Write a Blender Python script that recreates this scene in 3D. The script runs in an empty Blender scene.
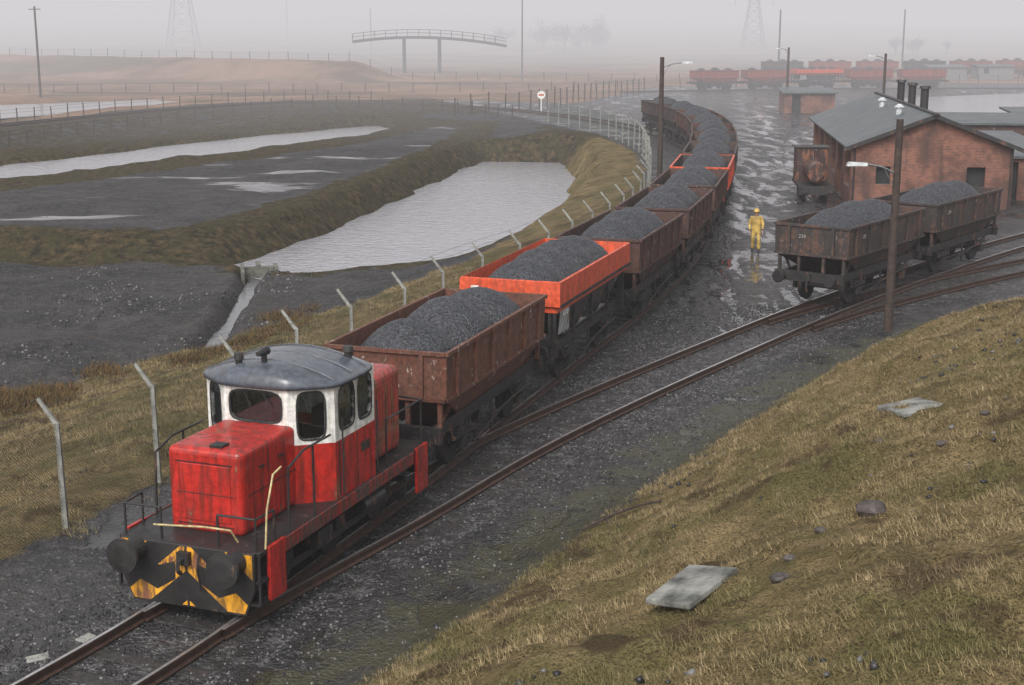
import bpy, math, random
import numpy as np
from mathutils import Vector, Matrix, Euler
random.seed(7); rng=np.random.default_rng(7)
D=bpy.data; C=bpy.context; sc=C.scene
rad=math.radians
# ---------------------------------------------------------------- helpers
def link(o,parent=None):
    sc.collection.objects.link(o)
    if parent is not None: o.parent=parent
    return o
def empty(name,loc=(0,0,0),rz=0):
    e=D.objects.new(name,None); e.location=loc; e.rotation_euler=(0,0,rz); e.empty_display_size=.2
    return link(e)
class P:
    def __init__(s): s.v=[]; s.f=[]
    def add(s,vs,fs):
        o=len(s.v); s.v+= [tuple(a) for a in vs]; s.f+=[tuple(i+o for i in f) for f in fs]; return s
    def box(s,c,d,rot=None):
        vs=[Vector((x*d[0]/2,y*d[1]/2,z*d[2]/2)) for x in(-1,1) for y in(-1,1) for z in(-1,1)]
        if rot: 
            m=Euler(rot).to_matrix(); vs=[m@a for a in vs]
        vs=[a+Vector(c) for a in vs]
        return s.add(vs,[(0,1,3,2),(4,6,7,5),(0,4,5,1),(2,3,7,6),(0,2,6,4),(1,5,7,3)])
    def bx(s,x0,x1,y0,y1,z0,z1):
        return s.box(((x0+x1)/2,(y0+y1)/2,(z0+z1)/2),(x1-x0,y1-y0,z1-z0))
    def cyl(s,p0,p1,r0,r1=None,n=12):
        r1=r0 if r1 is None else r1
        p0=Vector(p0);p1=Vector(p1);d=(p1-p0).normalized()
        a=d.orthogonal().normalized();b=d.cross(a)
        vs=[];
        for p,r in((p0,r0),(p1,r1)):
            for i in range(n):
                t=2*math.pi*i/n; vs.append(p+a*math.cos(t)*r+b*math.sin(t)*r)
        fs=[(i,(i+1)%n,n+(i+1)%n,n+i) for i in range(n)]+[tuple(range(n-1,-1,-1)),tuple(range(n,2*n))]
        return s.add(vs,fs)
    def tube(s,pts,r,n=6):
        for a,b in zip(pts[:-1],pts[1:]): s.cyl(a,b,r,r,n)
        return s
    def loft(s,rings,cap0=False,cap1=False):
        n=len(rings[0]); vs=[p for r in rings for p in r]; fs=[]
        for k in range(len(rings)-1):
            for i in range(n):
                j=(i+1)%n; fs.append((k*n+i,k*n+j,(k+1)*n+j,(k+1)*n+i))
        if cap0: fs.append(tuple(range(n-1,-1,-1)))
        if cap1: fs.append(tuple(range((len(rings)-1)*n,len(rings)*n)))
        return s.add(vs,fs)
    def mesh(s,name,mat,smooth=False):
        m=D.meshes.new(name); m.from_pydata(s.v,[],s.f); m.update()
        if mat: m.materials.append(mat)
        if smooth: m.shade_smooth()
        return m
    def obj(s,name,mat,parent=None,smooth=False,bevel=0,seg=2):
        o=D.objects.new(name,s.mesh(name,mat,smooth)); link(o,parent)
        if bevel:
            b=o.modifiers.new('bev','BEVEL'); b.width=bevel; b.segments=seg; b.limit_method='ANGLE'; b.angle_limit=rad(40)
        return o
def rect(w,l,z,y0=0): return [(-w,-l+y0,z),(w,-l+y0,z),(w,l+y0,z),(-w,l+y0,z)]
# ---------------------------------------------------------------- materials
class M:
    def __init__(s,name):
        s.m=D.materials.new(name); s.m.use_nodes=True; s.nt=s.m.node_tree; s.n=s.nt.nodes
        s.b=s.n['Principled BSDF']; s.out=s.n['Material Output']
        s.tc=s.n.new('ShaderNodeTexCoord')
    def L(s,a,b): s.nt.links.new(a,b)
    def setin(s,sock,v):
        if isinstance(v,bpy.types.NodeSocket): s.L(v,sock)
        else:
            if isinstance(v,(tuple,list)) and len(v)==3 and sock.type=='RGBA': v=(*v,1)
            sock.default_value=v
    def obj(s,sc_=(1,1,1),rnd=True):
        mp=s.n.new('ShaderNodeMapping'); mp.inputs['Scale'].default_value=sc_
        src=s.tc.outputs['Object']
        if rnd:
            oi=s.n.new('ShaderNodeObjectInfo'); ml=s.n.new('ShaderNodeMath'); ml.operation='MULTIPLY'; ml.inputs[1].default_value=37.
            s.L(oi.outputs['Random'],ml.inputs[0]); va=s.n.new('ShaderNodeVectorMath'); va.operation='ADD'
            s.L(src,va.inputs[0]); s.L(ml.outputs[0],va.inputs[1]); src=va.outputs[0]
        s.L(src,mp.inputs['Vector']); return mp.outputs[0]
    def geo(s,sc_=(1,1,1)):
        g=s.n.new('ShaderNodeNewGeometry'); mp=s.n.new('ShaderNodeMapping'); mp.inputs['Scale'].default_value=sc_
        s.L(g.outputs['Position'],mp.inputs['Vector']); return mp.outputs[0]
    def noise(s,co,scale,detail=4,rough=.6,dist=0):
        n=s.n.new('ShaderNodeTexNoise'); s.L(co,n.inputs['Vector']); n.inputs['Scale'].default_value=scale
        n.inputs['Detail'].default_value=detail; n.inputs['Roughness'].default_value=rough; n.inputs['Distortion'].default_value=dist
        return n.outputs['Fac']
    def vor(s,co,scale,out='Distance',rnd=1):
        n=s.n.new('ShaderNodeTexVoronoi'); s.L(co,n.inputs['Vector']); n.inputs['Scale'].default_value=scale
        n.inputs['Randomness'].default_value=rnd
        return n.outputs[out]
    def attr(s,name,out='Fac'):
        n=s.n.new('ShaderNodeAttribute'); n.attribute_name=name; return n.outputs[out]
    def math(s,op,a,b=0,c=0):
        n=s.n.new('ShaderNodeMath'); n.operation=op; s.setin(n.inputs[0],a); s.setin(n.inputs[1],b); s.setin(n.inputs[2],c); return n.outputs[0]
    def mr(s,v,a,b,c=0,d=1,smooth=True):
        n=s.n.new('ShaderNodeMapRange'); n.interpolation_type='SMOOTHSTEP' if smooth else 'LINEAR'
        s.setin(n.inputs[0],v)
        for i,k in enumerate((a,b,c,d)): s.setin(n.inputs[i+1],k)
        return n.outputs[0]
    def mix(s,f,a,b):
        n=s.n.new('ShaderNodeMix'); n.data_type='RGBA'; s.setin(n.inputs[0],f); s.setin(n.inputs[6],a); s.setin(n.inputs[7],b); return n.outputs[2]
    def fmix(s,f,a,b):
        n=s.n.new('ShaderNodeMix'); n.data_type='FLOAT'; s.setin(n.inputs[0],f); s.setin(n.inputs[2],a); s.setin(n.inputs[3],b); return n.outputs[0]
    def bump(s,h,strength=.5,dist=.02,prev=None):
        n=s.n.new('ShaderNodeBump'); n.inputs['Strength'].default_value=strength; n.inputs['Distance'].default_value=dist
        s.L(h,n.inputs['Height'])
        if prev is not None: s.L(prev,n.inputs['Normal'])
        return n.outputs[0]
    def set(s,**k):
        for a,v in k.items():
            s.setin(s.b.inputs[{'col':'Base Color','rough':'Roughness','metal':'Metallic','nrm':'Normal','spec':'Specular IOR Level','alpha':'Alpha','trans':'Transmission Weight','coat':'Coat Weight'}[a]],v)
        return s.m
def paint(name,col,rust=.35,dirt=.5,rough=.4,rustcol=(.10,.040,.020),dirtcol=(.03,.026,.024),chalk=0):
    s=M(name); co=s.obj(); st=s.obj((5,5,.6))
    n1=s.noise(co,1.7,6,.65); n2=s.noise(st,1.6,5,.65); n3=s.noise(co,9,4,.7)
    a=s.math('ADD',s.math('MULTIPLY',n1,.55),s.math('MULTIPLY',n2,.45))
    vary=s.mix(s.mr(n3,.3,.7),tuple(c*.68 for c in col),tuple(min(1,c*1.15) for c in col))
    c1=s.mix(s.math('MULTIPLY',s.mr(n2,.40,.66),dirt),vary,dirtcol)
    rm=s.mr(a,.66-rust*.22,.69-rust*.2)
    rc=s.mix(s.mr(n3,.3,.7),rustcol,tuple(c*2.4 for c in rustcol))
    c2=s.mix(rm,c1,rc)
    if chalk: c2=s.mix(s.math('MULTIPLY',s.mr(s.noise(s.obj((1.6,1.6,.8)),2.3,6,.75,1.5),.60,.68),chalk),c2,(.5,.47,.43))
    rr=s.fmix(rm,s.mr(n1,.3,.7,rough*.7,rough*1.4),.75)
    return s.set(col=c2,rough=rr,nrm=s.bump(s.math('ADD',n3,rm),.25,.01))
def simple(name,col,rough=.6,metal=0,var=.3,bs=20,bump=.2):
    s=M(name); co=s.obj(); n=s.noise(co,bs*.3,5,.65)
    return s.set(col=s.mix(s.mr(n,.3,.7),tuple(c*(1-var) for c in col),tuple(min(1,c*(1+var)) for c in col)),rough=rough,metal=metal,nrm=s.bump(s.noise(co,bs,3,.6),bump,.01))
m_red=paint('loco_red_paint',(.43,.021,.014),.38,.85,.33,dirtcol=(.12,.018,.013))
m_redold=paint('faded_red_paint',(.36,.045,.032),.7,.85,.45)
m_valance=paint('grimy_red_paint',(.22,.022,.014),.8,.95,.45,rustcol=(.04,.020,.016))
m_white=paint('cab_white_paint',(.74,.73,.69),.2,.55,.4,dirtcol=(.26,.23,.19))
m_roof=paint('roof_dark_paint',(.08,.09,.11),.03,.4,.24)
m_black=paint('black_grime',(.016,.015,.015),.35,.4,.5,rustcol=(.05,.028,.018))
m_frame=paint('underframe_grime',(.018,.016,.016),.5,.4,.55,rustcol=(.050,.025,.016))
m_yellow=paint('warning_yellow',(.72,.33,.02),.5,.8,.45)
m_cream=paint('handrail_cream',(.50,.40,.20),.4,.5,.45)
m_rust=paint('rusty_brown_steel',(.13,.046,.026),.85,.85,.6,rustcol=(.058,.023,.014),dirtcol=(.035,.020,.015),chalk=1)
m_dbrown=paint('dark_brown_steel',(.075,.032,.023),.6,.8,.6,rustcol=(.042,.018,.012),dirtcol=(.022,.016,.014),chalk=.7)
m_dgrey=paint('dark_grey_steel',(.038,.030,.027),.7,.6,.6,rustcol=(.045,.023,.016),chalk=.4)
m_orange=paint('orange_paint',(.64,.088,.030),.28,.6,.4,dirtcol=(.20,.045,.03))
m_dull=paint('dull_red_paint',(.30,.05,.03),.4,.7,.5)
m_hop=paint('dirty_hopper_steel',(.05,.045,.045),.5,.5,.6,chalk=1)
m_pale=paint('pale_chute_paint',(.42,.42,.42),.3,.7,.5)
m_rail=simple('rail_rust',(.060,.034,.024),.6,.2)
m_railtop=simple('rail_head_polished',(.55,.53,.52),.33,.85,.2)
m_sleep=simple('timber_sleeper',(.030,.026,.024),.6,0,.5,30,.5)
m_post=simple('weathered_concrete_post',(.20,.20,.18),.85,0,.35,14,.4)
m_conc=simple('concrete',(.20,.20,.18),.85,0,.4,14,.4)
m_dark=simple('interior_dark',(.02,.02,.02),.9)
m_wood=simple('dark_timber_pole',(.04,.026,.020),.8,0,.4)
m_lamp=simple('lantern_grey',(.42,.44,.44),.4)
m_wht=simple('white_lettering',(.70,.70,.67),.6)
m_faded=simple('faded_lettering',(.30,.29,.27),.7)
m_iron=simple('galvanised_pipe',(.16,.17,.17),.5,.5)
def coalmat():
    s=M('wet_coal'); co=s.obj()
    v=s.vor(co,20); v2=s.vor(co,42)
    h=s.math('ADD',s.math('MULTIPLY',v,1.),s.math('MULTIPLY',v2,.4))
    cl=s.vor(co,20,'Color'); sp=s.n.new('ShaderNodeSeparateColor'); s.L(cl,sp.inputs[0])
    c=s.mix(sp.outputs[0],(.010,.010,.013),(.050,.053,.062))
    return s.set(col=c,rough=s.mr(sp.outputs[1],0,1,.3,.6,False),nrm=s.bump(h,.8,.04))
m_coal=coalmat()
def glassmat():
    s=M('cab_glass'); tr=s.n.new('ShaderNodeBsdfTransparent'); tr.inputs[0].default_value=(.55,.6,.6,1)
    gl=s.n.new('ShaderNodeBsdfGlossy'); gl.inputs['Roughness'].default_value=.06; gl.inputs[0].default_value=(.9,.95,1,1)
    lw=s.n.new('ShaderNodeFresnel'); lw.inputs[0].default_value=1.6
    mx=s.n.new('ShaderNodeMixShader'); s.L(s.math('ADD',lw.outputs[0],.06),mx.inputs[0]); s.L(tr.outputs[0],mx.inputs[1]); s.L(gl.outputs[0],mx.inputs[2]); s.L(mx.outputs[0],s.out.inputs[0])
    return s.m
m_glass=glassmat()
# ---------------------------------------------------------------- plan geometry (metres; camera stands over 0,0)
def spline(pts,step=.5):
    pts=[Vector((*p,0)) for p in pts]; P_=[2*pts[0]-pts[1]]+pts+[2*pts[-1]-pts[-2]]; out=[]
    for i in range(1,len(P_)-2):
        a,b,c,d=P_[i-1:i+3]; n=max(2,int((c-b).length/step*2))
        for k in range(n):
            t=k/n; out.append(.5*((2*b)+(c-a)*t+(2*a-5*b+4*c-d)*t*t+(3*b-a-3*c+d)*t**3))
    out.append(pts[-1])
    L=[0]
    for a,b in zip(out[:-1],out[1:]): L.append(L[-1]+(b-a).length)
    n=int(L[-1]/step); X=np.interp(np.linspace(0,L[-1],n+1),L,[p.x for p in out]); Y=np.interp(np.linspace(0,L[-1],n+1),L,[p.y for p in out])
    return np.stack([X,Y],1)
A=spline([(-18,-6),(-13.4,2.4),(-9.6,10.5),(-5.85,18.3),(-4.75,20.9),(-3.7,23.7),(-2.65,26.6),(-1.55,29.8),(1.2,38.0),(3.4,44.4),(5.5,51.3),(7.4,59),(9.1,67.4),(10.7,76.3),(12.1,86),(13.2,97),(13.4,109),(12.2,121),(9,134),(3,149),(-6,162),(-17,170),(-28,168),(-37,155),(-44,138),(-50,118),(-56,95),(-62,70)])
B=spline([(-5.85,18.3),(-4.72,20.7),(-3.6,22.8),(-2.17,25.4),(-.05,29.5),(2.5,33.7),(6.0,39.0),(9.4,44.0),(13.7,49.8),(19.6,57.2),(28,66.5),(40,79)])
Ct=spline([(6.0,39.0),(9.6,43.6),(13.6,47.8),(18.5,52.3),(26,58.5),(36,66)])
E=spline([(15,196),(35,203),(60,207),(100,205)])
F=[(-12.5,14),(-8.5,24.8),(-7.46,27.5),(-6.4,30.2),(-5.4,33),(-4.3,36),(-3.17,38.7),(-2.2,41.4),(-1.15,44),(-.13,46.3),(2.2,53),(4.6,61),(6.2,70),(7.4,80),(8.4,92),(8.8,104),(7.2,120),(2,138)]
F=[(x+.35,y-.12) for x,y in F]
TOE=[(-14,-4),(-8.5,6),(-5.2,13),(-2.3,18.3),(-.5,21.4),(1.4,25.1),(3.8,29.2),(6.7,34.2),(9.7,38.6),(14.1,43.0),(20.2,47.4),(30,53.5),(45,61.5),(70,72)]
def dline(x,y,line):
    best=np.full(x.shape,1e9); sg=np.zeros(x.shape)
    line=np.asarray(line,float)
    for (x0,y0),(x1,y1) in zip(line[:-1],line[1:]):
        dx,dy=x1-x0,y1-y0; t=np.clip(((x-x0)*dx+(y-y0)*dy)/(dx*dx+dy*dy),0,1)
        ex,ey=x-x0-t*dx,y-y0-t*dy; d=np.hypot(ex,ey); m=d<best
        best=np.where(m,d,best); sg=np.where(m,np.sign((x-x0)*dy-(y-y0)*dx),sg)
    return best*sg   # + = right of the line
def dpoly(x,y,poly):
    pts=list(poly)+[poly[0]]; d=np.abs(dline(x,y,pts)); ins=np.zeros(x.shape,bool)
    for (x0,y0),(x1,y1) in zip(pts[:-1],pts[1:]):
        c=((y0>y)!=(y1>y)); xi=(x1-x0)*(y-y0)/((y1-y0) if y1!=y0 else 1e-9)+x0; ins^=(c&(x<xi))
    return np.where(ins,-d,d)
def sm(a,b,v):
    t=np.clip((v-a)/(b-a),0,1); return t*t*(3-2*t)
def vn(x,y,s,seed=0):
    x=x/s; y=y/s; xi=np.floor(x); yi=np.floor(y); fx=x-xi; fy=y-yi; fx=fx*fx*(3-2*fx); fy=fy*fy*(3-2*fy)
    h=lambda a,b: np.modf(np.abs(np.sin(a*127.1+b*311.7+seed*17.3)*43758.5453))[0]
    return (h(xi,yi)*(1-fx)+h(xi+1,yi)*fx)*(1-fy)+(h(xi,yi+1)*(1-fx)+h(xi+1,yi+1)*fx)*fy
def fbm(x,y,s,seed=0,o=4):
    return sum(vn(x,y,s/2**k,seed+k)*.5**k for k in range(o))/sum(.5**k for k in range(o))
WATER=-2.4; WATER2=-1.25
POND1=[(-13.2,67.8),(-10.8,65.4),(-4,68.4),(0.2,76),(2.9,87),(4.4,98),(4.9,107),(4.3,121),(-2.4,122),(-4,114),(-5.6,105),(-7.4,94),(-9.6,83),(-11.2,76)]
POND2=[(-52,80),(-37,90),(-29,106),(-20,122),(-11.8,142),(-14.5,149),(-26,131),(-34,114),(-41,98),(-56,86)]
POND3=[(50.8,142),(46,150),(47,185),(70,200),(110,200),(110,150),(75,140)]
POND4=[(-62,146),(-54,143),(-45,163),(-40,176),(-46,184),(-64,168)]
CHAN=[(-12.2,66.5),(-11.8,65),(-11.0,56),(-10.7,49),(-10.9,49),(-11.3,57)]
PLAT=[(-75,78),(-44,76),(-32.5,86),(-24,102),(-14.5,122),(-8,146),(-3.5,143),(-4.8,116),(-6.4,103),(-8.6,90),(-12,77),(-15,70),(-20,68),(-27,69),(-75,66)]
LY=[20,40,50,57,65,80,120]; LV=[12,12.6,11.3,9.2,7.5,6,5]
def ht(x,y):
    x=np.asarray(x,float); y=np.asarray(y,float)
    dA=np.abs(dline(x,y,A[::6])); dB=np.minimum(np.abs(dline(x,y,B[::4])),np.abs(dline(x,y,Ct[::4])))
    dt=np.minimum(dA,dB)
    dl=-dline(x,y,F)                              # + = left of fence
    left=sm(.3,11,dl)*sm(160,135,y)
    near=sm(0,1,dl)
    z=-2.0*left*sm(105,85,y-x*.3)-.9*left*sm(85,105,y-x*.3)
    pl=dpoly(x,y,PLAT); z=z+(-0.85-z)*sm(2.4,-1.6,pl+ (fbm(x,y,5,3)-.5)*3)*near
    z=z+((fbm(x,y,1.8,71,3)-.5)*.30+(fbm(x,y,6,74,2)-.5)*.35)*sm(9,13,dl)*sm(1.5,5,pl)*sm(130,100,y)
    z=z+(-3.4-z)*sm(2.0,-1.6,dpoly(x,y,POND1)+(fbm(x,y,4,9)-.5)*1.8)
    z=z+(-2.0-z)*sm(1.6,-1.2,dpoly(x,y,POND2)+(fbm(x,y,4,9)-.5)*2.2)
    z=z+(-2.9-z)*sm(.7,-.2,dpoly(x,y,CHAN)+(fbm(x,y,1.5,12)-.5)*.5)
    z=z+(-1.0-z)*sm(3,-2,dpoly(x,y,POND3)); z=z+(-.6-z)*sm(2,-2,dpoly(x,y,POND4))
    z=z*sm(2.2,6.5,dA)
    z=z+(fbm(x,y,3.5,5)-.5)*.4*sm(1.5,7,dt)*sm(1.,6,np.abs(dl))*(np.where(dl>0,1.,.25))
    db=dline(x,y,TOE)
    dd=np.sqrt(np.maximum(db+.3,0)**2+.35)-.59+ (fbm(x,y,3.,21)-.5)*2.0*sm(0,2.5,db)
    bank=7.2*(1-np.exp(-np.maximum(dd,0)*.53/6.4))
    bank=bank+((fbm(x,y,1.3,31,3)-.5)*.55+(fbm(x,y,.5,35,2)-.5)*.24)*sm(.2,2,db)
    bank=bank*sm(80,58,y)
    z=np.where(db>-.6,np.maximum(z,bank),z)
    gs=sm(.5,2,dl)*sm(12,9,dl)*sm(70,50,y)
    z=z+((fbm(x,y,1.3,61,3)-.5)*.45+(fbm(x,y,.5,65,2)-.5)*.22)*gs
    r=np.hypot(x,y)
    z=z+sm(190,700,y)*(9+ -x*.01 + 10*fbm(x,y,220,40)) + sm(700,1600,r)*14*fbm(x,y,500,44)
    z=z+sm(7,-4,np.abs(dline(x,y,[(-28,236),(-62,250),(-95,262)]))-5)*3.0
    z=z+(fbm(x,y,.5,55,2)-.5)*.06*sm(.9,1.6,dt)*sm(70,40,y)
    return z
def h1(x,y): return float(ht(np.array([x]),np.array([y]))[0])
# ---------------------------------------------------------------- ground sheet
def axis(segs):
    out=[segs[0][0]]
    for a,b,st in segs:
        n=max(1,int(round((b-a)/st))); out+=list(a+(b-a)*np.arange(1,n+1)/n)
    return np.array(out)
xs=axis([(-3000,-1000,400),(-1000,-300,70),(-300,-110,14),(-110,-60,2.5),(-60,-20,.7),(-20,22,.18),(22,40,.5),(40,80,1.5),(80,200,9),(200,1000,70),(1000,3000,400)])
ys=axis([(-60,-10,8),(-10,6,1),(6,48,.18),(48,90,.4),(90,180,.8),(180,300,3),(300,900,18),(900,4000,250)])
GX,GY=np.meshgrid(xs,ys); gx=GX.ravel(); gy=GY.ravel(); gz=ht(gx,gy)
nx,ny=len(xs),len(ys)
me=D.meshes.new('ground'); me.vertices.add(nx*ny); me.vertices.foreach_set('co',np.stack([gx,gy,gz],1).astype(np.float32).ravel())
ii=(np.arange(ny-1)[:,None]*nx+np.arange(nx-1)[None,:]).ravel()
fa=np.stack([ii,ii+1,ii+1+nx,ii+nx],1)
me.loops.add(fa.size); me.polygons.add(len(fa)); me.loops.foreach_set('vertex_index',fa.ravel().astype(np.int32))
me.polygons.foreach_set('loop_start',(np.arange(len(fa))*4).astype(np.int32)); me.update(calc_edges=True); me.shade_smooth()
db=dline(gx,gy,TOE); dl=-dline(gx,gy,F)
dtr=np.minimum(np.minimum(np.abs(dline(gx,gy,A[::6])),np.abs(dline(gx,gy,B[::4]))),np.abs(dline(gx,gy,Ct[::4])))
pl=dpoly(gx,gy,PLAT); p1=dpoly(gx,gy,POND1); p2=dpoly(gx,gy,POND2)
lim=np.interp(gy,LY,LV)
grass=np.maximum(sm(-.5,1.4,db)*sm(80,60,gy), sm(-.9,.9,dl)*sm(lim+1.2,lim-1.2,dl)*sm(130,110,gy)*np.interp(gy,[50,70],[1,.7]))
bankg=np.clip(sm(4.0,.8,np.abs(pl-.4))*sm(0,1,dl)+sm(4,1,np.abs(p1-.8))*.9+sm(5,1,np.abs(p2-2))*.8*sm(0,3,pl)+sm(3,8,pl)*sm(70,90,gy)*sm(0,1,dl)*.75,0,1)
moss=sm(-3.2,-.3,db)*sm(70,45,gy)+sm(-3,-.5,dl)*sm(60,40,gy)*.6
ROAD=[(7.6,44),(9.6,52),(11.8,60),(14,70),(16.2,82),(18.5,95),(22,115),(26,140),(30,165),(36,195)]
dr=np.abs(dline(gx,gy,ROAD)); road=sm(5.0,2.4,dr)
INNER=[(-82,50),(-62,95),(-54,122),(-46,146),(-36,166),(-24,177),(-8,176),(8,168),(22,212),(60,222),(140,225),(160,60),(60,10),(-82,10)]
moor=sm(-2,4,dpoly(gx,gy,INNER))
ball=sm(2.3,1.2,dtr)
for nm,ar in (('grass',grass),('bankg',bankg),('road',road),('moor',moor),('ball',ball),('moss',moss),('plat',sm(0,-4,pl)),('yard',sm(1,-1,dl)*sm(1,-1,db))):
    a=me.attributes.new(nm,'FLOAT','POINT'); a.data.foreach_set('value',ar.astype(np.float32))
gr=D.objects.new('ground',me); link(gr)
def groundmat():
    s=M('ground_surface'); co=s.geo()
    nA=s.noise(co,.35,5,.65); nB=s.noise(co,2.2,5,.72); nC=s.noise(co,14,3,.7); nE=s.noise(co,.9,6,.7,.4)
    vo=s.vor(co,14); voc=s.vor(co,14,'Color'); sp=s.n.new('ShaderNodeSeparateColor'); s.L(voc,sp.inputs[0])
    ash=s.mix(s.mr(nA,.35,.65),(.011,.011,.013),(.034,.031,.032))
    ash=s.mix(s.mr(nB,.42,.72,0,.7),ash,(.062,.054,.050))
    ash=s.mix(s.mr(nE,.52,.7,0,.5),ash,(.052,.039,.029))
    ash=s.mix(s.math('MULTIPLY',s.mr(sp.outputs[0],.82,.97),.5),ash,(.12,.115,.11))
    bal=s.mix(sp.outputs[0],(.014,.013,.015),(.13,.125,.125)); bal=s.mix(s.mr(nB,.38,.58,0,.88),bal,(.017,.015,.016))
    bal=s.mix(s.mr(nE,.55,.7,0,.45),bal,(.07,.040,.028))
    def mask(nm,n,amt=.9,lo=.4,hi=.6):
        return s.mr(s.math('ADD',s.attr(nm),s.math('MULTIPLY',s.math('SUBTRACT',n,.5),amt)),lo,hi)
    mb=mask('ball',nB,.9); col=s.mix(mb,ash,bal)
    rd=s.attr('road'); yd=s.attr('yard')
    ndst=s.noise(s.geo((1.1,.22,1)),.8,5,.62,.6)
    wetn=s.mr(s.math('ADD',s.math('MULTIPLY',ndst,.7),s.math('MULTIPLY',nB,.3)),.46,.54)
    wroad=s.math('MULTIPLY',wetn,rd)
    wplat=s.math('MULTIPLY',s.mr(s.noise(s.geo((.5,1.3,1)),.16,4,.5),.57,.62),s.attr('plat'))
    wy=s.math('MULTIPLY',s.mr(s.math('ADD',s.math('MULTIPLY',s.noise(s.geo((1,.55,1)),.6,4,.55),.8),s.math('MULTIPLY',nB,.2)),.525,.575),s.math('MULTIPLY',yd,s.math('SUBTRACT',1,s.math('MULTIPLY',s.attr('ball'),.75))))
    col=s.mix(wroad,col,(.032,.032,.035))
    col=s.mix(wy,col,(.020,.018,.018))
    wet=s.math('MAXIMUM',s.math('MAXIMUM',wroad,wplat),s.math('MULTIPLY',wy,.88))
    mms=mask('moss',nE,1.6,.75,1.0); col=s.mix(s.math('MULTIPLY',mms,.7),col,(.050,.048,.020))
    bg=s.mix(s.mr(nB,.35,.7),(.018,.017,.011),(.105,.075,.038)); bg=s.mix(s.mr(nE,.45,.65),bg,(.046,.042,.020))
    mbg=mask('bankg',nE,1.5,.55,.8); col=s.mix(mbg,col,bg)
    fi=s.noise(co,26,3,.75); 
    g=s.mix(s.mr(nE,.3,.7),(.115,.090,.038),(.27,.195,.100)); g=s.mix(s.mr(nA,.45,.62,0,.65),g,(.098,.094,.032))
    g=s.mix(s.mr(nB,.5,.8,0,.75),g,(.32,.245,.14)); g=s.mix(s.mr(fi,.55,.35,0,.8),g,(.033,.026,.012))
    g=s.mix(s.mr(s.noise(co,.6,5,.7),.54,.64,0,.8),g,(.060,.040,.022))
    mg=mask('grass',nE,.9); col=s.mix(mg,col,g)
    mo=s.mix(s.mr(s.noise(co,.05,5,.7),.35,.65),(.31,.185,.125),(.16,.095,.055)); mo=s.mix(s.mr(nE,.5,.75,0,.6),mo,(.34,.24,.16))
    mo=s.mix(s.mr(s.noise(s.geo((.4,1,1)),.07,4,.6),.52,.64,0,.75),mo,(.09,.068,.04))
    mm=mask('moor',nA,.9); col=s.mix(mm,col,mo)
    veg=s.math('MAXIMUM',s.math('MAXIMUM',mg,mm),mbg)
    dryr=s.math('ADD',s.mr(nE,.3,.7,.33,.60),s.math('MULTIPLY',s.math('SUBTRACT',1,yd),.28))
    ro=s.fmix(wet,dryr,.05); ro=s.fmix(veg,ro,.9)
    hh=s.math('ADD',s.math('MULTIPLY',vo,.9),s.math('MULTIPLY',nC,1.0)); hh=s.math('MULTIPLY',s.math('ADD',hh,s.math('MULTIPLY',nB,2.6)),s.math('SUBTRACT',1,wet))
    b1=s.bump(hh,.9,.055)
    b3=s.bump(s.math('MULTIPLY',fi,veg),.8,.06,b1)
    return s.set(col=col,rough=ro,nrm=b3,spec=s.math('MULTIPLY',s.fmix(veg,.5,.15),s.mr(yd,0,1,.5,1.)))
me.materials.append(groundmat())
# ---------------------------------------------------------------- water
def watermat(name,col,rough=.12,b=.16):
    s=M(name); co=s.geo((1,1,1)); n=s.noise(s.geo((.9,1.5,1)),1.6,3,.6,.5); n2=s.noise(co,.12,3,.5)
    return s.set(col=s.mix(n2,tuple(c*.82 for c in col),col),rough=rough,nrm=s.bump(n,.5,b),spec=.9)
m_water=watermat('pond_water_surface',(.30,.295,.315)); m_stream=watermat('stream_surface',(.12,.12,.125),.2,.05)
def sheet(name,poly,z,mat,grow=2.5):
    vs=[]; n=len(poly)
    area=sum(poly[i][0]*poly[(i+1)%n][1]-poly[(i+1)%n][0]*poly[i][1] for i in range(n)); sg=1 if area>0 else -1
    for i in range(n):
        a=Vector(poly[i-1]);b=Vector(poly[i]);c=Vector(poly[(i+1)%n])
        e1=(b-a).normalized();e2=(c-b).normalized(); nn=Vector((e1.y+e2.y,-(e1.x+e2.x)))*sg
        nn=nn.normalized() if nn.length>1e-6 else Vector((0,0)); q=b+nn*grow; vs.append((q.x,q.y,z))
    p=P(); p.add(vs,[tuple(range(n))]); return p.obj(name,mat)
sheet('pond_water',POND1,WATER,m_water,1.6)
sheet('pond_water',POND2,WATER2,m_water,1.4)
sheet('pond_water',POND3,-.35,m_water,2)
sheet('pond_water',POND4,-.3,m_water,1)
sheet('stream_water',CHAN,WATER-.02,m_stream,.25)
m_dconc=simple('stained_concrete',(.10,.095,.08),.85,0,.5,14,.4)
p=P(); p.bx(-.7,.7,-.1,.1,-1.3,.25); p.bx(-.1,.1,.1,1.4,-1.3,.3); p.bx(-.85,-.68,-1.6,.3,-1.3,.35); p.bx(.68,.85,-1.6,.3,-1.3,.35)
e=empty('concrete_weir',(-11.7,64.9,WATER+.25),rad(12)); p.obj('weir_wall',m_dconc,e,bevel=.02)
p=P(); p.bx(-3.4,3.4,-.2,.2,-1,.15); e=empty('concrete_headwall',(1.0,123.2,WATER+.6),0); p.obj('headwall_slab',m_dconc,e,bevel=.02)
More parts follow.
